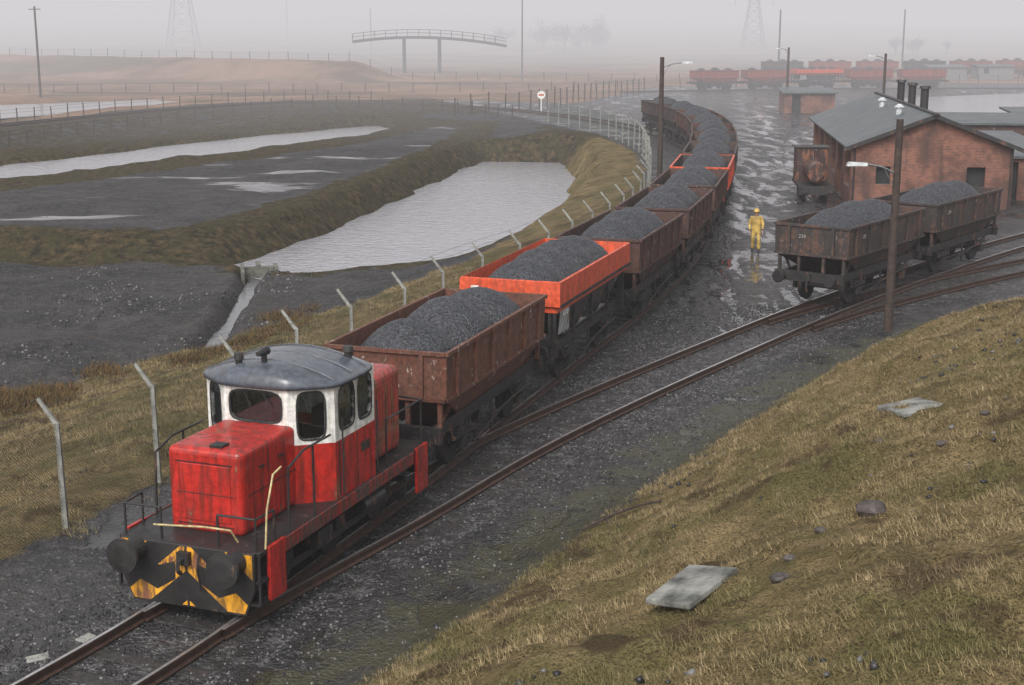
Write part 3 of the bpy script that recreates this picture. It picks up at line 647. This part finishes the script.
# ---------------------------------------------------------------- brick engine shed
def brickmat(name,c1=(.25,.08,.043),c2=(.13,.045,.03)):
    s=M(name); b=s.n.new('ShaderNodeTexBrick'); g=s.tc.outputs['UV']; s.L(g,b.inputs['Vector']); b.inputs['Scale'].default_value=1
    b.inputs['Brick Width'].default_value=.225; b.inputs['Row Height'].default_value=.075; b.inputs['Mortar Size'].default_value=.008
    b.inputs['Color1'].default_value=(*c1,1); b.inputs['Color2'].default_value=(*c2,1); b.inputs['Mortar'].default_value=(.17,.14,.12,1)
    n=s.noise(s.obj(),.7,5,.65); st=s.noise(s.obj((2,2,.4)),1.2,4,.6); c=s.mix(s.mr(n,.40,.62,0,.85),b.outputs[0],(.07,.035,.026)); c=s.mix(s.mr(st,.5,.7,0,.6),c,(.04,.026,.022))
    return s.set(col=c,rough=.85,nrm=s.bump(b.outputs['Fac'],-.4,.01))
m_brick=brickmat('red_brick')
def slatemat():
    s=M('slate_roof'); co=s.obj((1,1,1),False); b=s.n.new('ShaderNodeTexBrick'); s.L(co,b.inputs['Vector']); b.inputs['Scale'].default_value=1; b.inputs['Brick Width'].default_value=.5; b.inputs['Row Height'].default_value=.35; b.inputs['Mortar Size'].default_value=.012
    b.inputs['Color1'].default_value=(.045,.055,.06,1); b.inputs['Color2'].default_value=(.08,.09,.095,1); b.inputs['Mortar'].default_value=(.02,.02,.02,1)
    n=s.noise(co,.8,5,.6); return s.set(col=s.mix(s.mr(n,.45,.75,0,.6),b.outputs[0],(.11,.115,.11)),rough=.45,nrm=s.bump(b.outputs['Fac'],-.3,.01))
m_slate=slatemat()
def wallobj(name,polys,mat,parent):
    m=D.meshes.new(name); vs=[];fs=[];uvs=[]
    for q in polys:
        o=len(vs); vs+=q; fs.append(tuple(range(o,o+len(q)))); a=Vector(q[0]); t=(Vector(q[1])-a); t.z=0
        t=t.normalized() if t.length>1e-6 else Vector((1,0,0))
        uvs+=[((Vector(w)-a).dot(t),w[2]) for w in q]
    m.from_pydata(vs,[],fs); uv=m.uv_layers.new(name='UVMap')
    for i,u in enumerate(uvs): uv.data[i].uv=u
    m.materials.append(mat); return link(D.objects.new(name,m),parent)
def wallgrid(a,b,z0,z1,opens,polys,rev,th=.3):
    a=Vector((*a,0));b=Vector((*b,0)); L=(b-a).length;t=(b-a).normalized(); n=Vector((-t.y,t.x,0))
    us=sorted({0,L}|{o[0] for o in opens}|{o[1] for o in opens}); zs=sorted({z0,z1}|{o[2] for o in opens}|{o[3] for o in opens})
    pt=lambda u,z,d=0:tuple(a+t*u+n*d+Vector((0,0,z)))
    for u0,u1 in zip(us[:-1],us[1:]):
        for v0,v1 in zip(zs[:-1],zs[1:]):
            cu,cv=(u0+u1)/2,(v0+v1)/2
            if any(o[0]<cu<o[1] and o[2]<cv<o[3] for o in opens): continue
            polys.append([pt(u0,v0),pt(u1,v0),pt(u1,v1),pt(u0,v1)])
    for o in opens:
        u0,u1,v0,v1=o
        rev.append([pt(u0,v0),pt(u0,v0,th),pt(u0,v1,th),pt(u0,v1)]); rev.append([pt(u1,v0,th),pt(u1,v0),pt(u1,v1),pt(u1,v1,th)])
        rev.append([pt(u0,v1),pt(u0,v1,th),pt(u1,v1,th),pt(u1,v1)]); rev.append([pt(u0,v0,th),pt(u0,v0),pt(u1,v0),pt(u1,v0,th)])
sh=empty('brick_engine_shed',(20.9,71.0,0),-rad(7))
W_=3.9;LN=23;EV=3.1;RG=4.55
polys=[];rev=[]
wallgrid((-W_,0),(W_,0),0,EV,[(1.2,1.9,1.2,2.1),(5.6,6.5,0,2.1)],polys,rev)
polys.append([(-W_,0,EV),(W_,0,EV),(0,0,RG)])
lw=[(1.0+i*3.7,1.0+i*3.7+2.7,0 if i%2==0 else .9,2.7) for i in range(6)]
wallgrid((-W_,LN),(-W_,0),0,EV,lw,polys,rev)
wallgrid((W_,0),(W_,LN),0,EV,[(2+i*4.3,3.2+i*4.3,1,2.3) for i in range(5)],polys,rev)
polys.append([(W_,LN,0),(-W_,LN,0),(-W_,LN,EV),(0,LN,RG),(W_,LN,EV)])
wallobj('brick_walls',polys,m_brick,sh); wallobj('reveals',rev,m_brick,sh)
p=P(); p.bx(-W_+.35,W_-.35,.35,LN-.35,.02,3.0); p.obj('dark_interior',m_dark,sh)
p=P()
for sx in(-1,1):
    a=(sx*(W_+.35),-.35,EV-.12);b=(0,-.35,RG+.06); p.add([a,(sx*(W_+.35),LN+.35,EV-.12),(0,LN+.35,RG+.06),b,(a[0],a[1],a[2]+.08),(a[0],LN+.35,a[2]+.08),(0,LN+.35,RG+.14),(0,-.35,RG+.14)],[(0,1,2,3),(4,7,6,5),(0,4,5,1),(0,3,7,4),(1,5,6,2)])
p.obj('slate_roof',m_slate,sh)
p=P(); p.bx(-.12,.12,-.36,LN+.36,RG+.13,RG+.2); 
for y in(8,12.5,17): p.cyl((.7,y,RG-.4),(.7,y,RG+1.1),.22,.22,12); p.cyl((.7,y,RG+1.05),(.7,y,RG+1.2),.32,.27,12)
p.obj('ridge_and_flues',m_frame,sh)
p=P()
for y in(6,13): p.cyl((-.9,y,RG-.6),(-.9,y,RG+.2),.16,.16,12); p.cyl((-.9,y,RG+.15),(-.9,y,RG+.32),.27,.1,12)
p.obj('white_ventilators',m_lamp,sh)
p=P()
for sx in(-1,1): p.box((sx*(W_/2+.15),-.37,(EV+RG)/2-.02),(W_+1.0,.05,.2),(0,sx*math.atan2(RG-EV+.18,W_+.35),0))
p.cyl((-W_+.1,-.08,0),(-W_+.1,-.08,EV),.05,.05,8); p.cyl((W_-.1,-.08,0),(W_-.1,-.08,EV),.05,.05,8)
p.obj('bargeboards_and_downpipes',m_frame,sh)
def lean(x,y,rz,w,l,h,mat,name='brick_outbuilding',door=True,roof=m_slate):
    e=empty(name,(x,y,h1(x,y)),rz); polys=[];rev=[]
    wallgrid((-w,0),(w,0),-.2,h,[(w*.3,w*.3+.9,0,2.0)] if door else [(w*.3,w*.3+.9,.9,1.8)],polys,rev); wallgrid((w,0),(w,l),-.2,h,[(l*.4,l*.4+1,.9,1.8)],polys,rev); wallgrid((-w,l),(-w,0),-.2,h,[(l*.4,l*.4+1,.9,1.8)],polys,rev); wallgrid((w,l),(-w,l),-.2,h,[],polys,rev)
    wallobj('walls',polys,mat,e); wallobj('reveals',rev,mat,e); p=P(); p.bx(-w+.32,w-.32,.32,l-.32,0,h-.1); p.obj('dark_interior',m_dark,e)
    p=P(); p.loft([[(-w-.25,-.25,h),(w+.25,-.25,h),(w+.25,l+.25,h+.3),(-w-.25,l+.25,h+.3)],[(-w-.25,-.25,h+.14),(w+.25,-.25,h+.14),(w+.25,l+.25,h+.44),(-w-.25,l+.25,h+.44)]],True,True); p.obj('roof',roof,e); return e
lean(26.9,74.5,-rad(7),1.9,14,2.2,m_brick); lean(33,98,-rad(9),3.5,7,2.3,m_dbrown); lean(40,106,-rad(5),2.5,5,2.4,m_brick)
lean(31,150,-rad(4),2.6,5,2.0,m_brick)
m_pal=simple('pale_cladding',(.17,.17,.17),.6)
for i,(x,y) in enumerate(((70,232),(79,236))): lean(x,y,rad(5),3,3,2.0,m_pal,'site_hut',False,m_slate)
e=empty('stored_steam_locomotive',(15.7,73.5,0),-rad(6)); e.scale=(.75,.8,.9); m_sl=paint('stored_engine_paint',(.05,.022,.02),.7,.8,.5)
p=P(); p.cyl((0,0,1.75),(0,3.2,1.75),.62,.62,24); p.cyl((0,-.05,1.75),(0,.0,1.75),.5,.6,24); p.cyl((0,.5,2.3),(0,.5,3.0),.14,.18,14); p.cyl((0,1.8,2.3),(0,1.8,2.6),.25,.15,14); p.bx(-1.1,1.1,3.2,4.9,.9,2.9); p.obj('boiler_and_cab',m_sl,e,bevel=.03)
p=P(); p.bx(-1.15,1.15,-.4,5.2,.8,.95); p.bx(-1.2,1.2,-.5,-.38,.5,1.0); p.bx(-1.25,1.25,3.1,5.0,2.9,2.97)
for y in(.6,2.2,3.9):
    for sx in(-1,1): p.cyl((sx*.7,y,.48),(sx*.84,y,.48),.48,.48,20)
for sx in(-1,1): p.cyl((sx*.85,-.5,.85),(sx*.85,-.9,.85),.1); p.cyl((sx*.85,-.85,.85),(sx*.85,-.95,.85),.22,.22,16)
p.obj('frames_and_wheels',m_frame,e)
# ---------------------------------------------------------------- footbridge
fb=empty('footbridge',(-15,256,0),rad(4)); p=P(); n=14; pts=[]
for i in range(n+1):
    t=i/n; x=-13+t*27; z=5.6+1.5*(1-((t-.4)/.6)**2) if t>.4 else 5.6+1.5*(1-((.4-t)/.4)**2*.5); pts.append((x,0,z))
for a,b in zip(pts[:-1],pts[1:]):
    for y in(-1,1):
        p.cyl((a[0],y,a[2]-.25),(b[0],y,b[2]-.25),.34,.34,4); p.cyl((a[0],y,a[2]+1.1),(b[0],y,b[2]+1.1),.07,.07,4); p.cyl((a[0],y,a[2]+.55),(b[0],y,b[2]+.55),.07,.07,4); p.cyl((a[0],y,a[2]),(a[0],y,a[2]+1.1),.06,.06,4)
    p.add([(a[0],-1,a[2]),(b[0],-1,b[2]),(b[0],1,b[2]),(a[0],1,a[2])],[(0,1,2,3)])
for x in(-4,2.2):
    for y in(-1,1): p.cyl((x,y,-1),(x,y,6.8),.34,.30,6)
    p.box((x,0,4),(.25,2.2,.3))
p.obj('deck_and_piers',m_frame,fb)
# ---------------------------------------------------------------- post-and-wire fences on the moor side
pf=P()
def wf(line,sp,h=1.3,r=.07):
    L=spline(line,sp); z=ht(L[:,0],L[:,1]); pr=None
    for (x,y),zz in zip(L,z):
        hh=h*random.uniform(.9,1.1); pf.cyl((x,y,zz-.2),(x+random.uniform(-.08,.08),y,zz+hh),r,r*.8,5)
        if pr is not None:
            for q in(.4,.75,1.0): pf.cyl((pr[0],pr[1],pr[2]+h*q*.92),(x,y,zz+h*q*.92),.012,.012,3)
        pr=(x,y,zz)
wf([(-62,92),(-53,116),(-46.5,138),(-39,157),(-29,171.5),(-17,174)],2.6); wf([(-50,90),(-44.5,112),(-38.5,134),(-31,150),(-20,160),(-8,156),(0,145)],2.6); wf([(-120,190),(-60,195),(-20,196),(20,205),(60,222),(140,230)],3.2); wf([(-90,260),(-40,240),(-5,232),(30,228)],3.5)
wf([(28,98),(33,125),(38,150)],2.5,1.8); wf([(-6,150),(2,158),(10,178),(18,196)],2.2,2.0,.09)
e=empty('post_and_wire_fence'); pf.obj('posts_and_wires',m_wood,e)
# ---------------------------------------------------------------- distant trees
def tree(p,pl_,x,y,h):
    z=h1(x,y); b=Vector((x,y,z)); p.cyl(b,b+Vector((0,0,h*.4)),h*.03,h*.02,6); tips=[]
    for k in range(9):
        an=random.random()*6.28; el=random.uniform(.3,1.3); st=b+Vector((0,0,h*random.uniform(.12,.42))); L=h*random.uniform(.35,.6)
        en=st+Vector((math.cos(an)*math.cos(el),math.sin(an)*math.cos(el),math.sin(el)))*L; p.cyl(st,en,h*.012,h*.004,4); tips.append((st,en))
        for j in range(4):
            q=st.lerp(en,random.uniform(.4,.95)); d=Vector((random.gauss(0,1),random.gauss(0,1),random.uniform(0,1.2))).normalized()*L*.4; p.cyl(q,q+d,h*.005,h*.002,3); tips.append((q,q+d))
    for k in range(700):
        a,bb=random.choice(tips); q=a.lerp(bb,random.uniform(.3,1.15))+Vector((random.gauss(0,1),random.gauss(0,1),random.gauss(0,.8)))*h*.07
        r=h*random.uniform(.015,.035); u=Vector((random.gauss(0,1),random.gauss(0,1),random.gauss(0,1))).normalized()*r; v=u.orthogonal().normalized()*r*.6
        pl_.add([q-u,q+v,q+u,q-v],[(0,1,2,3)])
e=empty('distant_trees'); p=P(); lf=P()
for i in range(14): tree(p,lf,random.uniform(-5,24),random.uniform(340,365),random.uniform(4,8))
for i in range(6): tree(p,lf,random.uniform(85,100),random.uniform(320,340),random.uniform(3,5))
p.obj('trunks_and_limbs',m_wood,e); lf.obj('crowns',simple('twigs_and_leaves',(.06,.055,.035),.9),e)
# ---------------------------------------------------------------- grass blades
def blades(name,cx,cy,per,lmin,lmax,spread,mat,w=.010,comb=(0,0)):
    n=len(cx)*per; X=np.repeat(cx,per)+rng.normal(0,spread,n); Y=np.repeat(cy,per)+rng.normal(0,spread,n); Z=ht(X,Y)-.01
    an=rng.uniform(0,2*np.pi,n); Ln=rng.uniform(lmin,lmax,n)*np.repeat(rng.uniform(.5,1.4,len(cx)),per); up=rng.uniform(.2,.9,n)
    dx=np.cos(an)*(1-up*.6)+comb[0]; dy=np.sin(an)*(1-up*.6)+comb[1]; nn=np.sqrt(dx**2+dy**2+up**2)
    T=np.stack([X+dx/nn*Ln,Y+dy/nn*Ln,Z+up/nn*Ln],1); wx=-np.sin(an)*w/2; wy=np.cos(an)*w/2
    V=np.empty((n,3,3)); V[:,0]=np.stack([X-wx,Y-wy,Z],1); V[:,1]=np.stack([X+wx,Y+wy,Z],1); V[:,2]=T
    m=D.meshes.new(name); m.vertices.add(3*n); m.vertices.foreach_set('co',V.astype(np.float32).ravel()); m.loops.add(3*n); m.polygons.add(n)
    m.loops.foreach_set('vertex_index',np.arange(3*n,dtype=np.int32)); m.polygons.foreach_set('loop_start',(np.arange(n)*3).astype(np.int32)); m.update(calc_edges=True)
    t=np.clip(np.repeat(rng.random(len(cx)),per)*.6+rng.random(n)*.4,0,1); a=m.attributes.new('tone','FLOAT','POINT'); a.data.foreach_set('value',np.repeat(t,3).astype(np.float32))
    m.materials.append(mat); return link(D.objects.new(name,m))
def bladem():
    s=M('grass_blades'); t=s.attr('tone'); n=s.noise(s.geo(),.35,4,.65); n2=s.noise(s.geo(),.6,4,.7)
    c=s.mix(s.mr(t,.2,.9),(.105,.082,.032),(.36,.27,.15)); c=s.mix(s.mr(n,.45,.62,0,.6),c,(.10,.096,.032)); c=s.mix(s.mr(t,.25,.0,0,.85),c,(.040,.028,.014)); c=s.mix(s.mr(n2,.54,.64,0,.6),c,(.080,.052,.030))
    return s.set(col=c,rough=.8,spec=.2)
m_blade=bladem()
X=rng.uniform(-3,26,120000);Y=6+rng.random(120000)**1.2*46; dbb=dline(X,Y,TOE); k=(dbb>.3)&(dbb<16)&(np.abs(X)<Y*.40+1)&(fbm(X,Y,1.2,77)+.12*rng.random(120000)>.47); X=X[k][:30000];Y=Y[k][:30000]
blades('grass',X,Y,12,.05,.13,.05,m_blade,.010,(-.35,.12))
X=rng.uniform(-20,3,80000);Y=rng.uniform(18,62,80000); dll=-dline(X,Y,F); k=(dll>-.5)&(dll<np.interp(Y,LY,LV))&(fbm(X,Y,1.4,78)>.43); X=X[k][:17000];Y=Y[k][:17000]
blades('grass',X,Y,12,.07,.20,.07,m_blade,.014,(-.3,0))
bx_=rng.uniform(-18,-8,2600); by_=rng.uniform(38,60,2600); dll=-dline(bx_,by_,F); lm=np.interp(by_,LY,LV); k=(fbm(bx_,by_,3,5)>.5)&(dll>lm-1.8)&(dll<lm+1.2)
def scrubm():
    s=M('bracken'); t=s.attr('tone'); return s.set(col=s.mix(t,(.06,.06,.022),(.15,.075,.035)),rough=.9,spec=.1)
blades('bracken_scrub',bx_[k][:260],by_[k][:260],60,.12,.36,.25,scrubm(),.03)
# ---------------------------------------------------------------- loose ballast, rubble
def stones(name,X,Y,smin,smax,mat,zoff=0):
    n=len(X); Z=ht(X,Y)+zoff; S=rng.uniform(smin,smax,n); base=np.array([(1,0,0),(-1,0,0),(0,1,0),(0,-1,0),(0,0,1),(0,0,-1)],float)
    V=base[None]*S[:,None,None]*rng.uniform(.55,1.1,(n,6,1)); V=V+rng.normal(0,.12,(n,6,3))*S[:,None,None]; a=rng.uniform(0,6.28,n); ca,sa=np.cos(a)[:,None],np.sin(a)[:,None]
    x=V[...,0]*ca-V[...,1]*sa; y=V[...,0]*sa+V[...,1]*ca; V=np.stack([x+X[:,None],y+Y[:,None],V[...,2]*.75+Z[:,None]],-1)
    F_=np.array([(0,2,4),(2,1,4),(1,3,4),(3,0,4),(2,0,5),(1,2,5),(3,1,5),(0,3,5)]); FF=(F_[None]+np.arange(n)[:,None,None]*6).reshape(-1,3)
    m=D.meshes.new(name); m.vertices.add(6*n); m.vertices.foreach_set('co',V.astype(np.float32).ravel()); m.loops.add(FF.size); m.polygons.add(len(FF)); m.loops.foreach_set('vertex_index',FF.ravel().astype(np.int32)); m.polygons.foreach_set('loop_start',(np.arange(len(FF))*3).astype(np.int32)); m.update(calc_edges=True)
    t=np.repeat(rng.random(n),6); at=m.attributes.new('tone','FLOAT','POINT'); at.data.foreach_set('value',t.astype(np.float32)); m.materials.append(mat); return link(D.objects.new(name,m))
def stonem():
    s=M('ballast_stone'); t=s.attr('tone'); return s.set(col=s.mix(s.mr(t,.55,1),(.014,.013,.015),(.14,.135,.13)),rough=.45)
m_stone=stonem()
X=rng.uniform(-10,12,150000);Y=rng.uniform(15,46,150000); d=np.minimum(np.abs(dline(X,Y,A[::6])),np.abs(dline(X,Y,B[::4]))); k=(d<4.5)&(rng.random(150000)<np.interp(d,[0,.6,.8,1.6,2.6,4.5],[.3,.25,.8,.65,.2,.04])*(.1+1.6*fbm(X,Y,2,91))); stones('ballast',X[k],Y[k],.016,.046,m_stone,.0)
X=rng.uniform(0,12,1600);Y=rng.uniform(9,32,1600); dbb=dline(X,Y,TOE); k=(dbb>.5)&(fbm(X,Y,3,90)>.52); stones('loose_stones',X[k],Y[k],.02,.08,m_stone,.01)
X=rng.uniform(-26,-9,5000);Y=rng.uniform(42,66,5000); dll=-dline(X,Y,F); k=(dll>np.interp(Y,LY,LV))&(fbm(X,Y,2.5,95)>.5); stones('spoil_rubble',X[k],Y[k],.03,.12,m_stone,.0)
def slab(name,x,y,sx,sy,sz,rz,mat=m_conc,seed=1):
    z=max(h1(x+a,y+b) for a in(-.3,0,.3) for b in(-.25,0,.25))-.05; e=.5; gxz=(h1(x+e,y)-h1(x-e,y))/(2*e); gyz=(h1(x,y+e)-h1(x,y-e))/(2*e)
    p=P(); p.add([(-sx/2,-sy/2,-sz/2),(sx*.42,-sy/2,-sz/2),(sx/2,sy*.45,-sz/2),(-sx*.46,sy/2,-sz/2),(-sx/2,-sy/2,sz/2),(sx*.42,-sy/2,sz/2),(sx/2,sy*.45,sz/2),(-sx*.46,sy/2,sz/2)],[(3,2,1,0),(4,5,6,7),(0,1,5,4),(1,2,6,5),(2,3,7,6),(3,0,4,7)])
    o=p.obj(name,mat,bevel=.02); nrm=Vector((-gxz*.5,-gyz*.5-.04,1)).normalized(); o.rotation_euler=(nrm.to_track_quat('Z','Y').to_matrix()@Matrix.Rotation(rz,3,'Z')).to_euler(); o.location=(x,y,z)
m_slab=simple('lichened_slab',(.15,.15,.135),.8,0,.8,6,.6)
slab('concrete_slab',2.12,15.8,1.15,.70,.08,-.42,m_slab); slab('concrete_slab',6.7,23.0,1.0,.8,.08,-.5,m_slab)
def rock(name,x,y,s,seed):
    random.seed(seed); p=P(); n=9; rings=[]
    for j,(zz,rr) in enumerate(((-.4,.7),(0,1),(.35,.85),(.55,.4))): rings.append([(math.cos(6.283*i/n)*rr*s*random.uniform(.75,1.15),math.sin(6.283*i/n)*rr*s*.7*random.uniform(.75,1.15),zz*s*random.uniform(.8,1.1)) for i in range(n)])
    p.loft(rings,True,True); o=p.obj(name,m_rock,bevel=.01); o.location=(x,y,h1(x,y)+s*.2)
m_rock=simple('rock',(.05,.040,.035),.6,0,.6,12,.6)
rock('rock',4.75,17.9,.22,3); rock('rock',3.05,15.2,.13,4); rock('rock',3.9,17.0,.09,5); rock('rock',6.2,19.7,.1,6); rock('rock',5.6,20.8,.08,7); rock('rock',3.3,15.9,.09,8); rock('rock',7.1,20.6,.09,9)
slab('concrete_block',-6.9,19.2,.35,.2,.12,.4); slab('concrete_block',-6.4,19.9,.3,.2,.12,.9)
p=P(); pts=[(1.25+ t*.9+.05*math.sin(t*5),24.0+t*.55,h1(1.25+t*.9,24.0+t*.55)+.06+.08*t*(1.6-t)) for t in(0,.4,.8,1.2,1.6)]; p.tube(pts,.022,6); p.cyl(pts[2],(pts[2][0]+.1,pts[2][1]+.35,pts[2][2]+.1),.014,.006,5); p.obj('fallen_branch',m_wood)
# ---------------------------------------------------------------- railwayman in yellow waterproofs
def skin(name,chain,edges,mat,parent,sub=2):
    m=D.meshes.new(name); m.from_pydata([c[:3] for c in chain],edges,[]); o=D.objects.new(name,m); link(o,parent)
    sk=o.modifiers.new('skin','SKIN')
    for i,c in enumerate(chain): 
        r=c[3] if isinstance(c[3],tuple) else (c[3],c[3]); m.skin_vertices[0].data[i].radius=r
    m.skin_vertices[0].data[0].use_root=True; sk.use_smooth_shade=True
    sb=o.modifiers.new('sub','SUBSURF'); sb.levels=sub; sb.render_levels=sub; m.materials.append(mat); return o
man=empty('railway_worker',(9.85,57.0,h1(9.85,57.0)),rad(-8))
m_hv=simple('yellow_waterproof',(.42,.28,.07),.5,0,.45,12,.6); m_skin=simple('skin',(.45,.25,.17),.6,0,.1); m_boot=simple('boots',(.02,.02,.02),.5)
body=[(0,0,.93,(.17,.13)),(0,.01,1.15,(.18,.13)),(0,.0,1.36,(.20,.125)),(0,0,1.48,(.09,.08)),
  (-.19,0,1.42,.075),(-.27,.03,1.17,.065),(-.25,-.06,.92,.05),(.19,0,1.42,.075),(.27,-.02,1.17,.065),(.25,-.10,.93,.05),
  (-.10,0,.86,.105),(-.11,-.05,.50,.085),(-.12,.08,.13,.075),(.10,0,.86,.105),(.11,-.12,.50,.085),(.12,-.10,.12,.075)]
skin('coat_and_trousers',body,[(0,1),(1,2),(2,3),(2,4),(4,5),(5,6),(2,7),(7,8),(8,9),(0,10),(10,11),(11,12),(0,13),(13,14),(14,15)],m_hv,man)
skin('head',[(0,0,1.46,.055),(0,-.01,1.54,.065),(0,-.02,1.62,(.078,.095)),(0,-.02,1.70,(.07,.085))],[(0,1),(1,2),(2,3)],m_skin,man)
p=P(); p.cyl((0,-.115,1.615),(0,-.145,1.60),.016,.01,8)
for sx in(-1,1): p.cyl((sx*.03,-.10,1.65),(sx*.03,-.112,1.65),.012,.012,8); p.cyl((sx*.078,-.01,1.62),(sx*.09,-.005,1.62),.03,.02,8)
p.bx(-.025,.025,-.112,-.104,1.565,1.572); p.obj('face_features',m_skin,man,True)
hp=P(); hp.loft([[(math.cos(6.283*i/16)*r*.95,math.sin(6.283*i/16)*r*1.1-.02,z) for i in range(16)] for r,z in((.14,1.665),(.112,1.685),(.11,1.74),(.08,1.785),(.02,1.80))],True,True); hp.obj('hard_hat',m_hv,man,True)
for sx,w in((-1,Vector((-.25,-.07,.90))),(1,Vector((.25,-.11,.91)))):
    ch=[(*w,.03),(w.x,w.y-.01,w.z-.07,(.035,.022))]; ed=[(0,1)]
    for f,(dy,ln) in enumerate(((-.035,.07),(-.012,.085),(.012,.08),(.034,.06))):
        b=len(ch); ch+= [(w.x,w.y-.01+dy,w.z-.09,.010),(w.x-sx*.008,w.y-.015+dy,w.z-.09-ln*.55,.009),(w.x-sx*.025,w.y-.02+dy,w.z-.09-ln,.008)]; ed+=[(1,b),(b,b+1),(b+1,b+2)]
    b=len(ch); ch+=[(w.x-sx*.01,w.y-.045,w.z-.04,.012),(w.x-sx*.02,w.y-.07,w.z-.08,.010)]; ed+=[(0,b),(b,b+1)]
    skin('hand',ch,ed,m_skin,man,1)
for ax,ay in((-.12,.08),(.12,-.10)): skin('boot',[(ax,ay+.02,.14,.06),(ax,ay+.02,.055,(.055,.05)),(ax,ay-.08,.045,(.05,.042)),(ax,ay-.16,.035,(.042,.032))],[(0,1),(1,2),(2,3)],m_boot,man,1)
# ---------------------------------------------------------------- fog: thin mist everywhere, thicker banks further off; built-in glow imitates scattered daylight
def fog(name,box,dens,L):
    p=P(); p.bx(*box); fg=p.obj(name,None); fm=D.materials.new(name); fm.use_nodes=True; nt=fm.node_tree; nt.nodes.clear()
    try: fm.cycles.homogeneous_volume=True
    except Exception: pass
    o=nt.nodes.new('ShaderNodeOutputMaterial'); a=nt.nodes.new('ShaderNodeVolumeAbsorption'); a.inputs['Color'].default_value=(0,0,0,1); a.inputs['Density'].default_value=dens
    em=nt.nodes.new('ShaderNodeEmission'); em.inputs[0].default_value=(*L,1); em.inputs[1].default_value=dens; ad=nt.nodes.new('ShaderNodeAddShader')
    nt.links.new(a.outputs[0],ad.inputs[0]); nt.links.new(em.outputs[0],ad.inputs[1]); nt.links.new(ad.outputs[0],o.inputs['Volume']); fg.data.materials.append(fm)
FOG_GLOW=(.66,.645,.665)
fog('mist',(-2500,2500,-300,3800,-30,90),.00065,FOG_GLOW)
fog('fog_bank',(-2400,2400,115,3700,-29,88),.0034,FOG_GLOW)
fog('far_fog_bank',(-2300,2300,240,3600,-28,86),.007,FOG_GLOW)
w=D.worlds.new('World'); sc.world=w; w.use_nodes=True; nt=w.node_tree; bg=nt.nodes['Background']; sk=nt.nodes.new('ShaderNodeTexSky'); sk.sky_type='NISHITA'; sk.sun_disc=False; sk.sun_elevation=rad(45); sk.sun_rotation=rad(200); sk.air_density=1.; sk.dust_density=5.; sk.altitude=100
hs=nt.nodes.new('ShaderNodeHueSaturation'); hs.inputs['Saturation'].default_value=.15; nt.links.new(sk.outputs[0],hs.inputs['Color']); nt.links.new(hs.outputs[0],bg.inputs[0]); bg.inputs[1].default_value=.24
sl=D.lights.new('sun','SUN'); sl.energy=1.2; sl.angle=rad(25); sl.color=(1,.96,.91); so=D.objects.new('sun',sl); so.rotation_euler=(rad(45),0,rad(-20)); link(so)
cd=D.cameras.new('camera'); cam=D.objects.new('camera',cd); link(cam); cam.location=(0,0,9); cam.rotation_euler=(rad(90-12.59),0,0); cd.lens=50; cd.sensor_width=36; cd.clip_end=6000; cd.clip_start=.1; sc.camera=cam
sc.view_settings.view_transform='Standard'; sc.view_settings.look='None'; sc.view_settings.exposure=0
